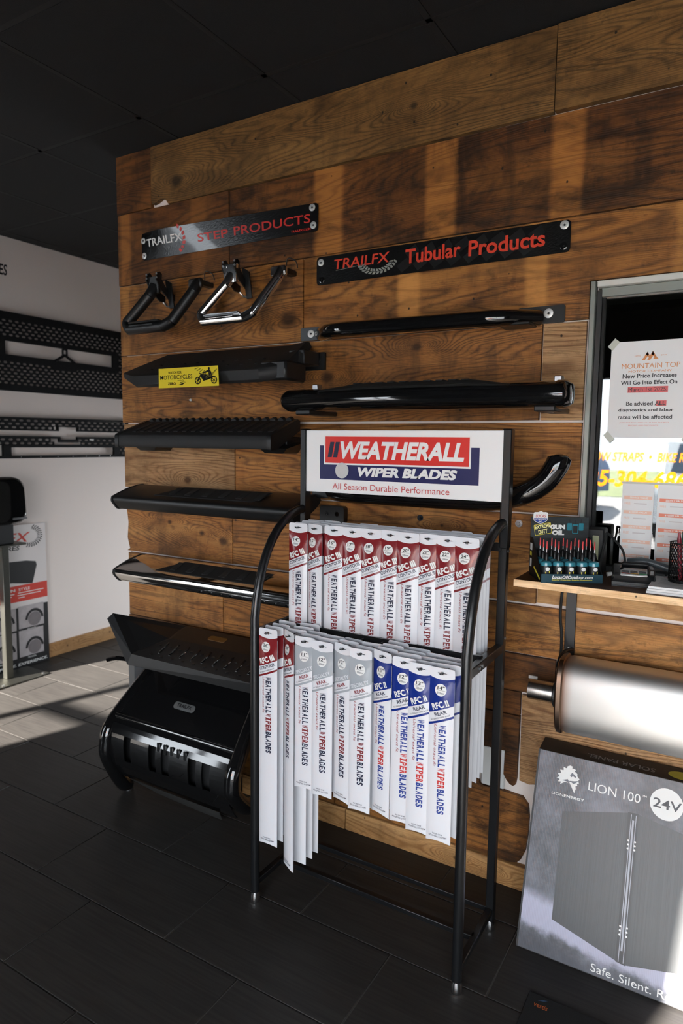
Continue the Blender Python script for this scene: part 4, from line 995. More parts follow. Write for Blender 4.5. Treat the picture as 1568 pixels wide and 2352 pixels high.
def pouch(kind, inch, mm, loc, yaw, label, L, tilt=0.):
    t = thing('wiper_pouch', label, 'wiper pouch', loc, 0, 'wiper pouches on the front hooks')
    t.rotation_euler = (R(tilt), 0, R(yaw)); PM[t.name] = Matrix.Translation(Vector(loc)) @ t.rotation_euler.to_matrix().to_4x4()
    o = bpy.data.objects.new('pouch_bag', pouch_mesh(kind, L)); COL.objects.link(o); o.parent = t
    def part(name, mat, fnc):
        g = G(); fnc(g); g.build(name, mat, t, world=False, smooth=False, recalc=False)
    dark = BLUEP if kind == 'blue' else PRN; mid = PRR if kind == 'blue' else PRWINE
    cx = {'wine': -.006, 'grey': .0, 'blue': -.002}[kind]
    part('size_disc', PRW, lambda g: g.disc(cx, -.058, .0160, pf(.0004)))
    part('size_lettering', PRB, lambda g: (g.text(inch+'"', (cx-.0095, cx+.0105, -.057, -.0475), pf(.0009), bold=.02), g.plate(R4(cx-.013, cx+.013, -.0592, -.0586), pf(.0009), 0)))
    part('millimetre_lettering', DGREY, lambda g: g.text(mm+'mm', (cx-.0095, cx+.0095, -.0685, -.0625), pf(.0009), bold=.015))
    ang = R(22.5)
    if kind == 'grey':
        part('series_lettering', M('print_pale', (214, 218, 222), .5), lambda g: g.text('SPECIALTY', (-.030, .030, -.1055, -.0945), pf(.0006), bold=.02, rot=ang))
        part('type_lettering', PRWINE, lambda g: g.text('REAR', (-.016, .018, -.1245, -.1145), pf(.0006), bold=.02, rot=ang))
    elif kind == 'blue':
        part('series_lettering', PRW, lambda g: g.text('RFC II', (-.026, .022, -.1060, -.0885), pf(.0006), bold=.035, rot=ang))
        part('type_lettering', PRN, lambda g: g.text('REAR', (-.018, .018, -.1245, -.1145), pf(.0006), bold=.02, rot=ang))
    else:
        part('series_lettering', PRW, lambda g: g.text('RFC III', (-.030, .027, -.1055, -.0870), pf(.0006), bold=.05, rot=ang))
        part('type_lettering', PRN, lambda g: g.text('CONTOUR', (-.031, .030, -.1240, -.1135), pf(.0006), bold=.02, rot=ang))
    part('small_lettering', DGREY, lambda g: g.text('ALL SEASON WIPER BLADE', (-.030, .028, -.1335, -.1295), pf(.0006), bold=.01, rot=ang))
    vx0, vx1 = (-.0035, .0160); pitch = .247/21; k0 = 0
    for w, m in (('WEATHERALL', dark), ('WIPER', mid), ('BLADES', dark)):
        def letters(g):
            for k, ch in enumerate(w):
                d0 = .150+pitch*(k0+k); lw = .0042 if ch == 'I' else .0098
                g.text(ch, (vx0, vx1, -d0-pitch/2-lw/2, -d0-pitch/2+lw/2), pf(.0007), bold=.035, vert=True)
                if ch == 'I':
                    for u in (vx0, vx1-.003): g.plate(R4(u, u+.003, -d0-pitch/2-.0046, -d0-pitch/2+.0046), pf(.0007), 0)
        part('brand_lettering', m, letters); k0 += len(w)
    part('tagline_lettering', WINEB, lambda g: g.text('Universal exact fit', (-.0165, -.0085, -.268, -.152), pf(.0005), vert=True, shear=.15))
    tx = 'ALL IN ONE' if kind == 'wine' else 'SIX IN ONE'
    part('base_lettering', DGREY if kind != 'wine' else PRN, lambda g: g.text(tx, (-.014, .014, -L+.0245, -L+.0285), pf(.0006), bold=.01))
    part('base_lettering', DGREY if kind != 'wine' else PRN, lambda g: g.text('ADAPTER SYSTEM', (-.025, .025, -L+.017, -L+.0215), pf(.0006), bold=.01))
    return t
def back_pouch(kind, L, loc, yaw, label, group):
    o = bpy.data.objects.new('wiper_pouch', pouch_mesh(kind, L)); COL.objects.link(o); o.location = loc; o.rotation_euler = (0, 0, R(yaw))
    return tag(o, label, 'wiper pouch', group)
NUM = {'10': 'ten', '11': 'eleven', '12': 'twelve', '13': 'thirteen', '14': 'fourteen', '15': 'fifteen', '16': 'sixteen', '17': 'seventeen', '18': 'eighteen', '19': 'nineteen', '20': 'twenty', '21': 'twenty-one', '22': 'twenty-two', '24': 'twenty-four', '26': 'twenty-six', '28': 'twenty-eight'}
ORD = {1: 'second', 2: 'third', 3: 'rearmost'}
WORD = {'wine': 'wine red', 'grey': 'grey', 'blue': 'blue'}
# upper rail: column centre x, front y, yaw, inch, mm, depth of the column
UP = [(-1.206, 1.752, 2, '14', '350', 4), (-1.146, 1.756, -16, '15', '375', 4), (-1.074, 1.756, 3, '16', '400', 4), (-1.008, 1.756, 2, '17', '425', 4), (-.945, 1.758, 2, '18', '450', 4),
      (-.882, 1.762, 3, '19', '475', 4), (-.819, 1.750, 2, '20', '500', 4), (-.760, 1.758, 2, '21', '525', 4), (-.699, 1.756, 3, '22', '550', 4), (-.641, 1.752, 1, '24', '600', 4)]
for i, (x, y, yaw, inch, mm, n) in enumerate(UP):
    L = int(inch)*.0254+.105; lab = '%s inch wine red pouch at the front of the upper rail' % inch
    pouch('wine', inch, mm, (x, y, 1.243), yaw, 'white wiper pouch, wine red header, size %s inches, front of upper rail' % NUM[inch], L)
    for k in range(1, n):
        yb = y+.034*k
        back_pouch('wine', L, (x-.012*k*0+random.uniform(-.003, .003), yb, 1.243+random.uniform(-.002, .002)), yaw*.3+random.uniform(-4, 4), '%s wiper pouch from the front in the %s inch column, upper rail' % (ORD[k], NUM[inch]), 'wiper pouches hanging behind the front ones')
    G().tube([(x, 1.90, 1.2296), (x, y-.012, 1.2290), (x, y-.018, 1.2325)], .002, 6).build('hook', FRAME, rk)
LO = [('wine', -1.227, 1.622, 1, '26', '650', .705, 4, .926), ('wine', -1.152, 1.628, -30, '28', '700', .760, 4, .928), ('grey', -1.090, 1.622, 4, '11', '275', .475, 3, .922), ('grey', -1.022, 1.613, 3, '12', '300', .475, 3, .921),
      ('grey', -.957, 1.620, -15, '13', '325', .475, 3, .923), ('grey', -.890, 1.606, 3, '14', '350', .480, 3, .923), ('blue', -.826, 1.616, -17, '10', '250', .475, 4, .925), ('blue', -.758, 1.612, 4, '12', '300', .475, 4, .921),
      ('blue', -.703, 1.600, 2, '13', '325', .475, 4, .917), ('blue', -.641, 1.598, 2, '14', '350', .480, 4, .917)]
for i, (kind, x, y, yaw, inch, mm, L, n, z) in enumerate(LO):
    pouch(kind, inch, mm, (x, y, z), yaw, 'white wiper pouch, %s header, size %s inches, front of lower rail' % (WORD[kind], NUM[inch]), L)
    for k in range(1, n):
        yb = y+.034*k
        back_pouch(kind, L, (x+random.uniform(-.003, .003)+(.006 if inch == '28' else 0), yb, z+random.uniform(-.002, .002)), (8 if inch == '28' else yaw*.3)+random.uniform(-4, 4), '%s wiper pouch from the front in the %s %s inch column, lower rail' % ('rearmost' if k == n-1 else ORD[k], WORD[kind], NUM[inch]), 'wiper pouches hanging behind the front ones')
    G().tube([(x, 1.75, z-.0134), (x, y-.012, z-.0140), (x, y-.018, z-.0105)], .002, 6).build('hook', FRAME, rk)

# ================================================================== SHELF AND WHAT STANDS ON IT
SZ = 1.120
sh = thing('wall_shelf', 'pine board shelf below the service window on black brackets', 'shelf', (0.15, 2.0, 1.10))
G().box(-.541, .9, 1.866, WY-.001, 1.100, SZ, .0015).build('board', wood('dark', stain=.4, ring=30, gain=.7), sh)
G().box(-.541, .9, 1.8635, 1.866, 1.100, SZ, .0008).build('front_edge', wood('pale', stain=0., gain=1.35), sh)
for x in (-.452, .5):
    b = G().box(x, x+.031, WY-.008, WY-.001, .842, 1.099, .001).build('bracket', SATIN, sh)
    G().box(x, x+.031, 1.90, WY-.001, 1.092, 1.0995, .001).build('bracket_arm', SATIN, b)
    G().lathe([(0, 0), (.006, 0), (.006, .003), (0, .003)], (x+.016, WY-.008, .862), '-y', 10).build('bracket_screw', STEEL, b)
# gun oil counter display, turned towards the camera
DR = math.atan2(.086, .147); D0 = (-.463, 1.860, SZ); DWID = .170; DDEP = .128
dp = thing('counter_display', 'dark teal cardboard counter display holding dropper bottles on the shelf', 'display box', D0, DR)
TEAL = M('display_teal', (16, 60, 74), .5); CARD = M('display_black_card', (16, 19, 21), .45)
LY = lambda y: (lambda u, v, w: (u, y+w, v))
def L_(g, name, mat, par=dp): return g.build(name, mat, par, world=False)
L_(G().box(0, DWID, 0, .002, 0, .024), 'front_panel', TEAL)
L_(G().box(0, DWID, .002, DDEP, 0, .002), 'tray_floor', CARD)
for x in (0, DWID-.002): L_(G().plate([(0.002, 0), (DDEP, 0), (DDEP, .112), (.105, .112), (.004, .024)], lambda u, v, w, x=x: (x+w, u, v), .002), 'side_panel', CARD)
bp = L_(G().box(0, DWID, DDEP-.002, DDEP, 0, .170), 'back_panel', CARD)
L_(G().plate(R4(.002, DWID-.002, .108, .169), LY(DDEP-.0026), 0), 'header_print', stripes_mat('display_header_print', (46, 58, 62), (10, 12, 14), (4, 1, 22), .5), bp)
shd = [(-.021, .006), (-.0215, -.004), (-.019, -.012), (-.010, -.018), (0, -.021), (.010, -.018), (.019, -.012), (.0215, -.004), (.021, .006), (.0205, .011), (.016, .013), (.007, .013), (0, .017), (-.007, .013), (-.016, .013), (-.0205, .011)]
L_(G().plate([(.027+a, .171+b) for a, b in shd], LY(DDEP-.0045), .0025), 'shield_badge', PRW, bp)
L_(G().plate([(.027+a*.93, .171+b*.93) for a, b in shd if b <= -.003] + [(.027+.0195, .1665), (.027-.0195, .1665)], LY(DDEP-.0050), 0), 'shield_base', M('badge_blue', (26, 60, 150), .4), bp)
L_(G().text('LUCAS', (.012, .042, .1685, .1775), LY(DDEP-.0054), bold=.01, shear=.2), 'shield_lettering', PRR, bp)
L_(G().text('OIL PRODUCTS', (.0115, .0425, .1605, .1650), LY(DDEP-.0056), bold=.03), 'shield_lettering', PRW, bp)
L_(G().text('INC.', (.0215, .0325, .1545, .1585), LY(DDEP-.0056), bold=.03), 'shield_lettering', PRW, bp)
YE = M('display_yellow', (236, 218, 70), .5); PALEY = M('display_pale_yellow', (240, 234, 160), .5)
rot = R(10)
def rotf(cx, cy, f): return lambda u, v, w: f(cx+(u-cx)*math.cos(rot)-(v-cy)*math.sin(rot), cy+(u-cx)*math.sin(rot)+(v-cy)*math.cos(rot), w)
rf = rotf(.034, .135, LY(DDEP-.0036)); rf2 = rotf(.034, .135, LY(DDEP-.0032))
L_(G().plate(rrect(.010, .060, .118, .150, .003), rf, 0, holes=[rrect(.0112, .0588, .1192, .1488, .0025)]), 'stamp_frame', YE, bp)
L_(G().text('EXTREME', (.013, .058, .1365, .1475), rf, bold=.03), 'stamp_lettering', PALEY, bp)
L_(G().text('DUTY', (.021, .048, .121, .133), rf, bold=.03), 'stamp_lettering', PALEY, bp)
L_(G().text('GUN', (.056, .100, .1345, .1480), LY(DDEP-.004), bold=.07), 'title_lettering', PRW, bp)
L_(G().text('OIL', (.062, .098, .1170, .1310), LY(DDEP-.004), bold=.07), 'title_lettering', PRW, bp)
BT = M('bottle_teal', (56, 130, 146), .18, coat=.4)
for x, z, s in ((.113, .131, .9), (.130, .122, 1.15), (.147, .131, .9)):
    w, h = .0075*s, .024*s
    q = L_(G().plate(rrect(x-w, x+w, z, z+h, .002), LY(DDEP-.0034), 0), 'bottle_print', BT, bp)
L_(G().plate(R4(.1235, .1365, .124, .144), LY(DDEP-.0038), 0), 'bottle_label_print', PRB, bp)
for x, z in ((.113, .153), (.130, .150), (.147, .153)): L_(G().plate([(x-.003, z), (x+.003, z), (x+.001, z+.012), (x-.001, z+.012)], LY(DDEP-.0034), 0), 'bottle_cap_print', PRB, bp)
L_(G().text('LucasOilOutdoor.com', (.030, .142, .0115, .0205), LY(-.0008), bold=.03, shear=.2), 'front_lettering', PRW)
L_(G().text('Superior Protection. Superior Performance.', (.029, .142, .0055, .0100), LY(-.0008), bold=.02, shear=.2), 'front_lettering', YE)
fs = lambda u, v, w: (-.0008, DDEP-u, v)
for a, b, c, d, m in ((.008, .030, .075, .095, PRW), (.008, .026, .058, .070, YE), (.010, .028, .026, .050, PRW)): L_(G().plate(R4(a, b, c, d), fs, 0), 'side_print', m)
L_(G().plate([(.05, .028), (.055, .034), (.118, .010), (.114, .004)], fs, 0), 'side_slogan', YE)
# dropper bottles: glassy teal body, black label, black dropper cap, red tip
RTIP = M('dropper_red', (214, 60, 62), .4); BCAP = M('dropper_black', (18, 18, 19), .4); NEEDLE = M('dropper_stem', (170, 170, 170), .3, metal=.6)
def bottle(loc, label):
    t = thing('dropper_bottle', label, 'bottle', loc, DR, 'dropper bottles in the counter display')
    L_(G().lathe([(0, 0), (.0145, 0), (.0155, .003), (.0155, .046), (.0140, .052), (.0085, .0555), (0, .0555)], seg=18), 'body', BT, t)
    lb = L_(G().lathe([(.0157, .006), (.0158, .007), (.0158, .041), (.0157, .042)], seg=18), 'label', CARD, t)
    g = G(); cy = lambda u, v, w: (.0162*math.sin(u/.0162), -.0162*math.cos(u/.0162), v)
    L_(G().disc(0, .034, .0062, cy, .0055, 12), 'label_badge', PRW, lb)
    L_(G().plate([(-.006, .026), (.006, .028), (.006, .022), (-.006, .020)], cy, 0), 'label_stripe', YE, lb)
    L_(G().lathe([(0, .055), (.0055, .055), (.0055, .074), (.0025, .078), (0, .078)], seg=12), 'dropper_cap', BCAP, t)
    L_(G().lathe([(0, .078), (.0012, .078), (.0010, .092), (0, .092)], seg=8), 'dropper_stem', NEEDLE, t)
    L_(G().lathe([(0, .088), (.0024, .088), (.0014, .110), (0, .110)], seg=10), 'dropper_tip', RTIP, t)
    return t
def disp(u, v): c, s = math.cos(DR), math.sin(DR); return (D0[0]+u*c-v*s, D0[1]+u*s+v*c, SZ+.003)
b0 = None; ROWN = {0: 'front row', 1: 'second row', 2: 'third row'}; CN = ('leftmost', 'second from left', 'middle', 'fourth from left', 'rightmost')
for r in range(3):
    for c in range(5):
        p = disp(.0185+c*.0332, .021+r*.033); lab = 'teal dropper bottle, %s in the %s of the counter display' % (CN[c], ROWN[r])
        if b0 is None: b0 = bottle(p, lab)
        else: copy_thing(b0, p, (0, 0, DR), lab)
# battery charger
cb = thing('battery_charger', 'black battery charger with red yellow and green labels on the shelf', 'charger', (-.243, 1.985, SZ), R(10))
cf = M('charger_grey', (38, 39, 41), .35, coat=.3)
L_(G().loft([[(-.056, -.045, .0), (.056, -.045, .0), (.056, .055, .0), (-.056, .055, .0)], [(-.056, -.045, .012), (.056, -.045, .012), (.056, .055, .030), (-.056, .055, .030)], [(-.050, -.036, .020), (.050, -.036, .020), (.050, .05, .046), (-.050, .05, .046)]]), 'case', cf, cb)
cs = .026/.086
cfn = lambda u, v, w: (u, v, .0205+(v+.036)*cs)
bay = L_(G().plate(rrect(-.034, .036, -.018, .042, .004), lambda u, v, w: (u, v, .0207+(v+.036)*cs), 0), 'bay', GLOSS, cb)
for k, col in enumerate(((214, 80, 60), (226, 178, 70), (70, 160, 100))):
    L_(G().plate(R4(-.030+.022*k, -.010+.022*k, -.008, -.0045), lambda u, v, w: (u, v, .0215+(v+.036)*cs), 0), 'status_label', M('status_%d' % k, col, .5), cb)
    for j in range(3): L_(G().plate(R4(-.030+.022*k, -.012+.022*k, -.001+j*.005, .001+j*.005), lambda u, v, w: (u, v, .0215+(v+.036)*cs), 0), 'label_line', DGREY, cb)
L_(G().plate(rrect(-.034, .034, -.020, -.0125, .003), lambda u, v, w: (u, v, .0225+(v+.036)*cs-w), .002), 'white_label', PRW, cb)
L_(G().tube([(-.055, -.045, .004), (.055, -.045, .004)], .002, 8), 'front_trim', STEEL, cb)
L_(G().lathe([(.0, 0), (.006, 0), (.006, .002), (.003, .002), (0, .001)], (-.043, -.008, .0285), 'z', 12), 'button', RUBBER, cb)
L_(G().box(-.030, .042, .038, .055, .044, .054, .004), 'battery_clip', MATTE, cb)
L_(G().box(.036, .052, -.03, .045, .030, .048, .004), 'side_grip', M('charger_brown', (50, 44, 42), .4), cb)
L_(G().tube(bez([(-.02, .05, .045), (-.03, .07, .085), (-.07, .10, .125), (-.075, .098, .105), (-.085, .100, .05), (-.088, .10, .003)], 6), .0035, 8), 'cable', RUBBER, cb)
L_(G().cyl((-.068, .0, .022), (-.056, .004, .024), .006, 10), 'plug', M('plug_grey', (150, 150, 146), .4), cb)
# dark office things seen low in the window
ph = thing('desk_phone', 'black desk phone behind the battery charger on the shelf', 'phone', (-.20, 2.09, SZ))
G().box(-.285, -.165, 2.055, 2.135, SZ, SZ+.030, .006).build('base', MATTE, ph)
G().tube(bez([(-.27, 2.075, SZ+.045), (-.22, 2.07, SZ+.052), (-.16, 2.07, SZ+.038), (-.10, 2.08, SZ+.030)], 4), [.012]*4+[.010]*4+[.010]*4+[.013], 10).build('handset', M('phone_grey', (70, 76, 80), .35), ph)
sp_ = thing('speaker_box', 'black upright speaker box at the left corner of the service window', 'speaker', (-.36, 2.105, SZ))
G().box(-.392, -.340, 2.080, 2.140, SZ, SZ+.135, .004).build('cabinet', MATTE, sp_)
G().plate(rrect(-.372, -.354, SZ+.03, SZ+.115, .002), ypl(2.078), .002).build('label_panel', M('speaker_label', (150, 152, 120), .5), sp_)
# papers and pen cup
pp = []
for k in range(3):
    pp.append(tag(G().box(-.198+.002*k, .02, 1.880+.003*k, 2.10, SZ+.0005+.006*k, SZ+.0062+.006*k).build('paper_stack', PAPER, origin=(-.1, 1.98, SZ+.0005+.006*k)), ('lowest ream of white paper on the shelf corner', 'middle ream of white paper on the shelf corner', 'top ream of printed white paper on the shelf corner')[k], 'paper'))
top = SZ+.0186
g = G().text('Notice to all customers', (-.170, -.03, 2.030, 2.040), lambda u, v, w: (u, v, top+.0006)); g.build('print_heading', PRR, pp[2])
for k in range(7): G().plate(R4(-.175, -.02-.02*(k % 3), 2.010-.014*k, 2.013-.014*k), lambda u, v, w: (u, v, top+.0006), 0).build('print_line', M('print_line_grey', (150, 150, 152), .6), pp[2])
MESHM = M('cup_black_wire', (18, 18, 18), .45, metal=.6)
pc = thing('pen_cup', 'black wire mesh pen cup standing on the paper at right', 'pen cup', (-.118, 2.0, top))
cx, cy, cr, chh = -.118, 2.0, .040, .105
G().lathe([(0, top), (cr, top), (cr, top+.008), (cr-.002, top+.008), (cr-.002, top+.002), (0, top+.002)], (cx, cy, 0), 'z', 28).build('base', MESHM, pc)
G().tube([(cx+cr*math.cos(2*math.pi*k/28), cy+cr*math.sin(2*math.pi*k/28), top+chh) for k in range(28)], .002, 6, closed=True).build('rim', MESHM, pc)
g = G()
for k in range(28):
    for s in (1, -1):
        pts = [(cx+cr*math.cos(2*math.pi*k/28+s*q*1.5), cy+cr*math.sin(2*math.pi*k/28+s*q*1.5), top+.006+q*(chh-.006)) for q in [j/7 for j in range(8)]]
        g.tube(pts, .0009, 4, caps=False)
tag(g.build('wire_mesh', MESHM, pc), kind='stuff')
for x, y, a, col, lab, nm in ((-.128, 1.995, (-.008, -.006), (126, 28, 44), 'dark red marker standing in the wire pen cup', 'marker_pen'), (-.116, 1.99, (.004, -.005), (140, 34, 50), 'crimson pen leaning beside the dark red marker in the cup', 'pen'), (-.108, 2.005, (-.018, .002), (30, 84, 62), 'green pen leaning left in the wire pen cup', 'pen')):
    t = thing(nm, lab, 'pen', (x, y, top+.003))
    G().cyl((x, y, top+.003), (x+a[0], y+a[1], top+.118), .0055, 12).build('barrel', M('pen_%d' % col[0], col, .35), t)
    G().cyl((x+a[0], y+a[1], top+.118), (x+a[0]*1.12, y+a[1]*1.12, top+.134), .0048, 12, r1=.003).build('pen_cap', M('pen_%d' % col[0], col, .35), t)

# ---- papers taped to the service window
GY = WY+.0185
nt = thing('window_notice', 'white price increase notice taped to the service window glass', 'notice', (-.25, GY, 1.525))
G().plate(R4(-.361, -.143, 1.525, 1.806), lambda u, v, w: (u+.008*(v-1.525)/.28*0, GY-w, v), .0006).build('sheet', PAPER, nt)
nf = ypl(GY-.0012); OR2 = M('notice_orange', (214, 140, 84), .5); TX = M('notice_black', (44, 44, 46), .5); HL = M('notice_highlight', (214, 100, 102), .6); PK = M('notice_pink', (220, 150, 140), .6)
mt = [(-.276, 1.750), (-.262, 1.774), (-.258, 1.7665), (-.2675, 1.750)]
for q in (mt, [(-.262, 1.750), (-.2475, 1.7755), (-.243, 1.767), (-.2535, 1.750)], [(-.246, 1.752), (-.240, 1.7625), (-.231, 1.752)], [(-.262, 1.774), (-.2545, 1.761), (-.2575, 1.757), (-.266, 1.767)], [(-.2475, 1.7755), (-.2385, 1.761), (-.2415, 1.757), (-.2515, 1.767)]): G().plate(q, nf, 0).build('mountain_logo', OR2, nt)
for w, a, b, z0, z1, m, bo in (('MOUNTAIN TOP', -.330, -.174, 1.727, 1.7415, OR2, .0), ('MOTOR COMPANY', -.310, -.195, 1.7155, 1.7215, OR2, .0), ('New Price Increases', -.326, -.181, 1.699, 1.712, TX, .02), ('Will Go Into Effect On', -.330, -.179, 1.680, 1.692, TX, .02), ('March 1\u02e2\u1d57 2025.' if 0 else 'March 1st 2025.', -.308, -.204, 1.660, 1.672, TX, .0),
        ('Be advised ALL', -.312, -.206, 1.619, 1.631, TX, .02), ('diagnostics and labor', -.333, -.184, 1.599, 1.611, TX, .02), ('rates will be affected', -.333, -.187, 1.580, 1.592, TX, .02), ('JOIN THE REAL DEAL CLUB FOR THE BEST', -.328, -.194, 1.567, 1.571, PK, .0), ('PRICING AND DISCOUNTS!', -.303, -.222, 1.5585, 1.5625, PK, .0), ('ESTD', -.296, -.280, 1.761, 1.7645, OR2, .0), ('2010', -.226, -.210, 1.761, 1.7645, OR2, .0)):
    G().text(w, (a, b, z0, z1), ypl(GY-.0016), bold=bo).build('notice_lettering', m, nt)
for a, b, c, d in ((-.310, -.202, 1.657, 1.674), (-.231, -.204, 1.6175, 1.633)): G().plate(R4(a, b, c, d), nf, 0).build('highlight', HL, nt)
TAPE = M('tape_clear', (188, 190, 178), .4)
for q in ([(-.372, 1.794), (-.352, 1.818), (-.338, 1.806), (-.358, 1.782)], [(-.372, 1.532), (-.352, 1.508), (-.340, 1.520), (-.36, 1.544)], [(-.150, 1.508), (-.132, 1.535), (-.142, 1.545), (-.16, 1.52)]): G().plate(q, ypl(GY-.002), .0003).build('tape', TAPE, nt)
SHO = M('sheet_orange', (226, 128, 100), .5); FNT = M('sheet_faint', (206, 200, 200), .6); PKS = M('sheet_peach', (232, 190, 170), .6)
for k, (a, b, lab) in enumerate(((-.309, -.222, 'left of the two service value sheets low on the window glass'), (-.212, -.125, 'right of the two service value sheets low on the window glass'))):
    t = thing('value_sheet', lab, 'paper sheet', ((a+b)/2, GY, 1.15), group='value sheets on the service window')
    G().plate(R4(a, b, 1.148, 1.388), lambda u, v, w: (u, GY+.0005-w, v), .0008).build('sheet', PAPER, t)
    f2 = ypl(GY-.0012); f3 = ypl(GY-.0016)
    for j in range(5):
        z = 1.352-.044*j-(.004 if k else 0)
        bar = G().plate(R4(a+.006, b-.004, z-.010, z), f2, 0).build('value_bar', SHO if k else PKS, t)
        G().text('SERVICE VALUE' if j % 2 == 0 else '$100.00 VALUE', (a+.022, b-.016, z-.0078, z-.0022), f3, bold=.02).build('bar_lettering', PRW, bar)
        G().text('FREE', (a+.008, a+.024, z-.026, z-.019), f2).build('sheet_lettering', PKS, t)
        G().plate(R4(a+.034, b-.018, z-.0245, z-.021), f2, 0).build('sheet_line', FNT, t)
G().plate(R4(-.312, -.122, 1.388, 1.394), ypl(GY-.001), .001).build('tape', TAPE, t)

# ================================================================== LOWER RIGHT: MUFFLER, BOX, MAT
def muff_mat():
    t = NT('brushed_stainless'); xs = t.xyz(); b = t.noise(t.map((0, 0, 0), (3, 400, 400)), 1., 2.)
    h = t.ramp(xs[0], .05, .0)
    c = t.mix(h, lin((214, 214, 212)), lin((150, 100, 62))); t.put(t.b.inputs['Base Color'], c)
    t.b.inputs['Metallic'].default_value = 1.; t.b.inputs['Roughness'].default_value = .50; t.bump(b, .03, .001); return t.m
mf = thing('muffler', 'brushed stainless oval muffler with inlet pipe hung below the shelf', 'muffler', (-.435, 2.05, .63))
def er(x, k, c=(2.058, .748)):
    sg = lambda v, p: math.copysign(abs(v)**p, v)
    return [(x, c[0]+.076*k*sg(math.cos(2*math.pi*i/48), .62), c[1]+.116*k*sg(math.sin(2*math.pi*i/48), .72)) for i in range(48)]
MUF = muff_mat()
G().loft([er(-.420, .96), er(-.41, .985), er(-.10, .99), er(.14, .985), er(.15, .96)]).build('body', MUF, mf)
G().loft([er(-.437, .90), er(-.440, .97), er(-.436, 1.02), er(-.424, 1.025), er(-.420, .97)]).build('end_rim', M('muffler_rim', (150, 128, 112), .3, metal=1), mf)
G().loft([er(.15, .97), er(.156, 1.02), er(.168, 1.02), er(.170, .95)]).build('end_rim', M('muffler_rim', (150, 128, 112), .3, metal=1), mf)
G().loft([er(-.448, .55), er(-.436, .88)]).build('end_plate', GLOSS, mf)
def pr_(x, r): return [(x, 2.05+r*math.cos(2*math.pi*i/24), .742+r*math.sin(2*math.pi*i/24)) for i in range(24)]
G().loft([pr_(-.445, .031), pr_(-.531, .031), pr_(-.531, .0285), pr_(-.46, .0285)], caps=False).build('inlet_pipe', M('pipe_stainless', (190, 188, 184), .25, metal=1), mf)
G().loft([pr_(-.447, .042), pr_(-.452, .042), pr_(-.456, .036)]).build('collar', SATIN, mf)
G().tube(bez([(-.425, WY-.012, .862), (-.438, 2.10, .866), (-.444, 2.06, .858), (-.446, 2.03, .83)], 4), .006, 8).build('hanger', SATIN, mf)
G().tube(bez([(-.462, 2.135, 1.09), (-.464, 2.12, .98), (-.458, 2.12, .92), (-.452, 2.10, .88), (-.448, 2.08, .858)], 4), .0045, 8).build('hanging_strap', RUBBER, mf)
G().box(-.56, -.531, WY-.006, WY-.001, .742, .752, .001).build('white_tag', PRW, mf)

# solar panel carton leaning on the boards
B0, B1 = Vector((-.497, 1.888, .0)), Vector((-.497, 2.07, .558))
bv = (B1-B0).normalized(); bn = Vector((1, 0, 0)).cross(bv).normalized()       # bn points towards the camera (-y)
if bn.y > 0: bn = -bn
BW, BH, BT_ = .57, .575, .060
bx = thing('solar_panel_carton', 'grey printed carton for a solar panel leaning against the board wall', 'carton', (-.2, 1.92, 0))
lift = Vector((0, 0, .0008))+Vector((0, 0, max(0, BT_*(-bn.z)))) if False else Vector((0, 0, .001))
def BF(e): return lambda u, v, w: B0+lift+Vector((u, 0, 0))+bv*v+bn*(e-w)
def carton_mat():
    t = NT('carton_print'); xs = t.n('SeparateXYZ'); 
    m = t.n('Attribute'); m.attribute_name = 'uvp'; t.put(xs.inputs[0], m.outputs['Vector']); U, V = xs.outputs[0], xs.outputs[1]
    a = t.n('TexNoise'); a.inputs['Scale'].default_value = 7; a.inputs['Detail'].default_value = 6; a.inputs['Roughness'].default_value = .65; t.put(a.inputs['Vector'], m.outputs['Vector'])
    c = t.mix(t.ramp(a.outputs['Fac'], .30, .72), lin((62, 64, 68)), lin((116, 118, 128)))
    # printed picture of a pale floor with ragged edges
    e = t.math('MULTIPLY_ADD', t.math('SUBTRACT', a.outputs['Fac'], .5), .10, V); e = t.math('MULTIPLY_ADD', U, .10, e)
    fl_ = t.math('MULTIPLY', t.ramp(e, .055, .085), t.ramp(e, .185, .14))
    c = t.mix(t.math('MULTIPLY', fl_, .85), c, lin((186, 186, 208)))
    c = t.mix(t.math('MULTIPLY', t.ramp(e, .06, .03), .6), c, lin((66, 66, 74)))
    fl2 = t.math('SINE', t.math('MULTIPLY', U, 1400.)); c = t.mix(t.math('MULTIPLY_ADD', fl2, .05, .05), c, lin((60, 60, 66)))
    t.put(t.b.inputs['Base Color'], c); t.b.inputs['Roughness'].default_value = .34; t.b.inputs['Specular IOR Level'].default_value = .5; t.bump(fl2, .05, .001); return t.m
def uvplate(g, poly, e): return g.plate(poly, BF(e), 0)
KR = M('carton_black', (20, 20, 22), .45)
def slab(e0, e1, u0, u1, v0, v1):
    P = [BF(e)(u, v, 0) for e in (e0, e1) for u in (u0, u1) for v in (v0, v1)]
    return G().add(P, [(0, 1, 3, 2), (4, 6, 7, 5), (0, 4, 5, 1), (2, 3, 7, 6), (0, 2, 6, 4), (1, 5, 7, 3)])
slab(-BT_, 0, 0, BW, 0, BH).build('box', KR, bx)
face = G().plate([(0.004, .002), (BW-.002, .002), (BW-.002, BH-.001), (.004, BH-.001)], BF(.0005), 0).build('front_print', carton_mat(), bx)
at = face.data.attributes.new('uvp', 'FLOAT_VECTOR', 'POINT')
for i, (u, v) in enumerate([(0.004, .002), (BW-.002, .002), (BW-.002, BH-.001), (.004, BH-.001)]): at.data[i].vector = (u, v, 0)
for u in (.0006,): slab(-BT_*.97, -.004, -.0022, u, .003, BH-.003).build('side_flap', M('carton_flap', (34, 35, 38), .35), bx)
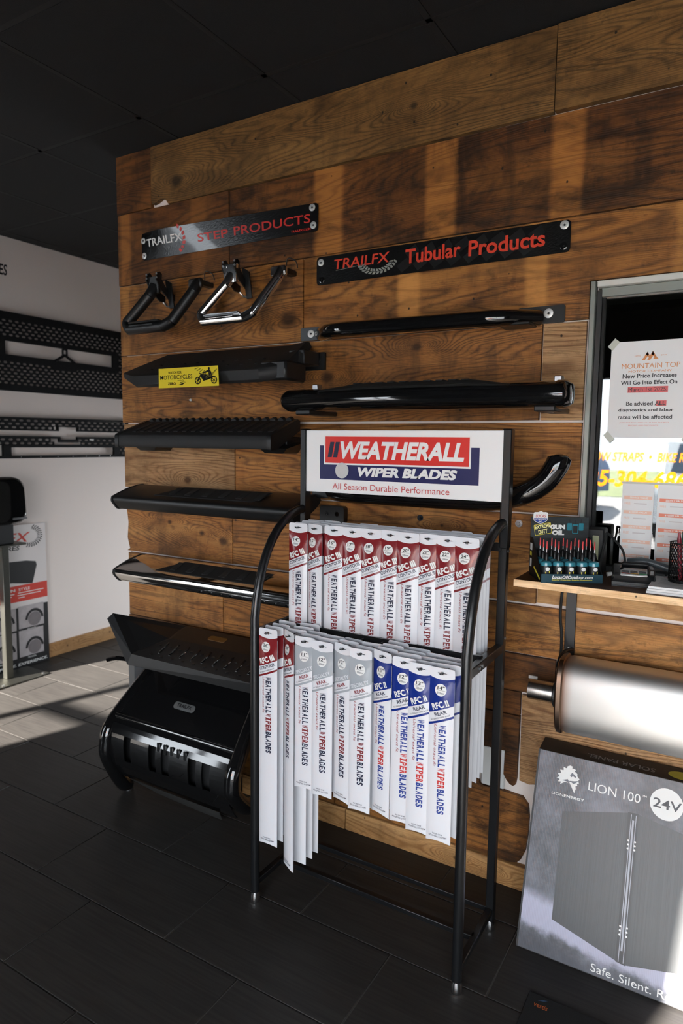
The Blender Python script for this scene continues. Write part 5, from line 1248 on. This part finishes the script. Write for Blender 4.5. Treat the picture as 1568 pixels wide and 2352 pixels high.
_f0 = B0+lift+bv*BH; _fb = Vector((0, 2.136, .558))
def flap(u, v, w): p = _f0.lerp(Vector((_f0.x, _fb.y, _fb.z)), v/.058); return Vector((p.x+u, p.y, p.z+.0004-w))
G().plate(R4(0, BW, 0, .058), flap, .003).build('top_flap', KR, bx)
tp = lambda e: (lambda u, v, w: B0+lift+Vector((u, 0, 0))+bv*(BH+e)-bn*v)
G().text('SOLAR PANEL', (.14, .33, .014, .030), lambda u, v, w: Vector(flap(.47-u, .044-v, 0))+Vector((0, -.0004, .0008)), bold=.01).build('top_lettering', M('carton_grey_ink', (110, 110, 110), .5), bx)
G().plate(circ(.40, .026, .036, 20, .016), lambda u, v, w: Vector(flap(u, v, 0))+Vector((0, -.0004, .0008)), 0).build('top_badge', M('carton_yellow', (150, 140, 50), .5), bx)
G().plate(circ(.3685, .5065, .0435, 32), BF(.0012), 0).build('voltage_disc', PRW, bx)
G().text('24V', (.334, .407, .493, .519), BF(.0018), bold=.012).build('voltage_lettering', M('carton_dark_ink', (78, 78, 82), .5), bx)
G().text('LION 100', (.156, .300, .4905, .5155), BF(.0012), bold=.002).build('title_lettering', PRW, bx)
G().text('TM', (.304, .316, .511, .516), BF(.0012)).build('title_mark', PRW, bx)
G().text('LION', (.0525, .0865, .453, .461), BF(.0012)).build('brand_lettering', PRW, bx)
G().text('ENERGY', (.0885, .148, .453, .461), BF(.0012), bold=.02).build('brand_lettering', PRW, bx)
G().text('Safe. Silent. Renewable.', (.212, .545, .010, .031), BF(.0012)).build('slogan_lettering', PRW, bx)
# lion head logo: mane of spikes with the face cut in
lg = [(.098, .5475), (.106, .546), (.104, .541), (.116, .5385), (.1115, .534), (.1215, .5275), (.121, .5215), (.1285, .514), (.1255, .5095), (.128, .502), (.1225, .499), (.1245, .4945), (.119, .492), (.1205, .484), (.1175, .4715), (.108, .484), (.1005, .4935), (.094, .4975), (.086, .4955), (.0735, .4865), (.0765, .4945), (.0665, .493), (.0715, .5005), (.062, .5035), (.0705, .509), (.064, .516), (.0735, .5195), (.070, .5285), (.080, .5295), (.079, .5385), (.089, .537), (.090, .5435)]
G().plate(lg, BF(.0012), 0).build('lion_logo', PRW, bx)
CUT = M('carton_cut_grey', (104, 106, 116), .4)
for q in ([(.106, .528), (.118, .520), (.117, .514), (.109, .519), (.104, .514), (.100, .520)], [(.1145, .505), (.126, .5085), (.120, .5015), (.112, .497), (.105, .5005), (.098, .499), (.101, .503)], [(.078, .500), (.095, .5065), (.109, .485), (.113, .478), (.103, .489), (.095, .4985)]): G().plate(q, BF(.0018), 0).build('logo_cut', CUT, bx)
# printed picture of a folding panel
PGR = stripes_mat('carton_panel_print', (70, 72, 74), (60, 62, 64), (500, 1, 2), .34)
pn = G().plate([(.090, .411), (.271, .457), (.274, .060), (.093, .106)], BF(.0010), 0).build('panel_picture', PGR, bx)
G().plate([(.299, .460), (.54, .418), (.542, .108), (.301, .057)], BF(.0010), 0).build('panel_picture', PGR, bx)
G().plate([(.271, .459), (.299, .461), (.301, .055), (.274, .058)], BF(.0010), 0).build('hinge_picture', M('carton_hinge', (58, 58, 60), .4), bx)
for a in (.2795, .2925): G().plate([(a, .455), (a+.002, .455), (a+.003, .06), (a+.001, .06)], BF(.0014), 0).build('hinge_line', M('carton_pale', (170, 172, 182), .4), bx)
G().plate([(.284, .44), (.289, .44), (.290, .09), (.285, .09)], BF(.0013), 0).build('hinge_gap', M('carton_pale', (170, 172, 182), .4), bx)
for vv in (.383, .372, .361, .152, .141, .130):
    for uu in (.2785, .2965): G().plate(circ(uu, vv, .0028, 10), BF(.0016), 0).build('screw_picture', PRW, bx)
# door mat at the frame's lower edge
mtm = stripes_mat('mat_black_pile', (20, 20, 21), (12, 12, 13), (300, 300, 1), .95, .6)
dm = thing('floor_mat', 'black floor mat with small orange brand mark before the carton', 'mat', (-.2, 1.5, 0))
G().box(-.415, .6, 1.1, 1.735, .0008, .006, .002).build('pile', mtm, dm)
G().text('vestis', (-.393, -.357, 1.690, 1.705), lambda u, v, w: (u, v, .0068), bold=.01).build('brand_lettering', M('mat_orange', (196, 96, 40), .6), dm)
G().plate([(-.388, 1.712), (-.372, 1.716), (-.362, 1.724), (-.376, 1.720)], lambda u, v, w: (u, v, .0068), 0).build('brand_mark', M('mat_blue', (50, 84, 120), .6), dm)

# ================================================================== OUTSIDE: parked vehicles seen mirrored in the window glass
def car(name, label, x, y, rz, col, s=1.):
    t = thing(name, label, 'car', (x, y, -.02), rz, 'vehicles parked outside')
    pm = M('car_paint_'+name, col, .25, coat=.6); gm = M('car_glass', (34, 60, 84), .08, coat=.5)
    side = [(-2.3, .35), (-2.3, .80), (-2.15, .98), (-1.1, 1.05), (-.45, 1.60), (1.5, 1.66), (2.2, 1.10), (2.3, .95), (2.3, .35)]
    rg = lambda xx, k: [(xx, a*s, (.35+(b-.35)*k)*s) for a, b in side]
    L_(G().loft([rg(-.86*s, .93), rg(-.80*s, 1), rg(.80*s, 1), rg(.86*s, .93)]), 'body', pm, t)
    L_(G().add([(-.70*s, -1.08*s, 1.09*s), (.70*s, -1.08*s, 1.09*s), (.62*s, -.50*s, 1.57*s), (-.62*s, -.50*s, 1.57*s)], [(0, 1, 2, 3)]), 'windscreen', gm, t)
    for q in (-1, 1): L_(G().plate([(-.80, 1.08), (1.3, 1.08), (1.2, 1.56), (-.35, 1.55)], lambda u, v, w: (q*(.862-.04*(v-1.08))*s, u*s, v*s), .004), 'side_window', gm, t)
    for yy in (-1.45, 1.45):
        for q in (-1, 1): L_(G().lathe([(0, -.1), (.24, -.1), (.33, -.08), (.34, 0), (.33, .08), (.24, .1), (0, .1)], (q*.78*s, yy*s, .34), 'x', 20), 'wheel', RUBBER, t)
    for q in (-1, 1): L_(G().box(q*.62*s-.14, q*.62*s+.14, -2.33*s, -2.28*s, .70*s, .84*s, .02), 'headlight', M('headlight', (220, 226, 230), .2), t)
    L_(G().box(-.45*s, .45*s, -2.33*s, -2.28*s, .45*s, .66*s, .02), 'grille', SATIN, t)
car('suv', 'white car parked facing the shop, mirrored in the service window', -.35, -9.2, R(180), (226, 228, 230))
car('hatchback', 'blue car parked further off, mirrored in the service window', -4.6, -12.5, R(200), (70, 96, 140))
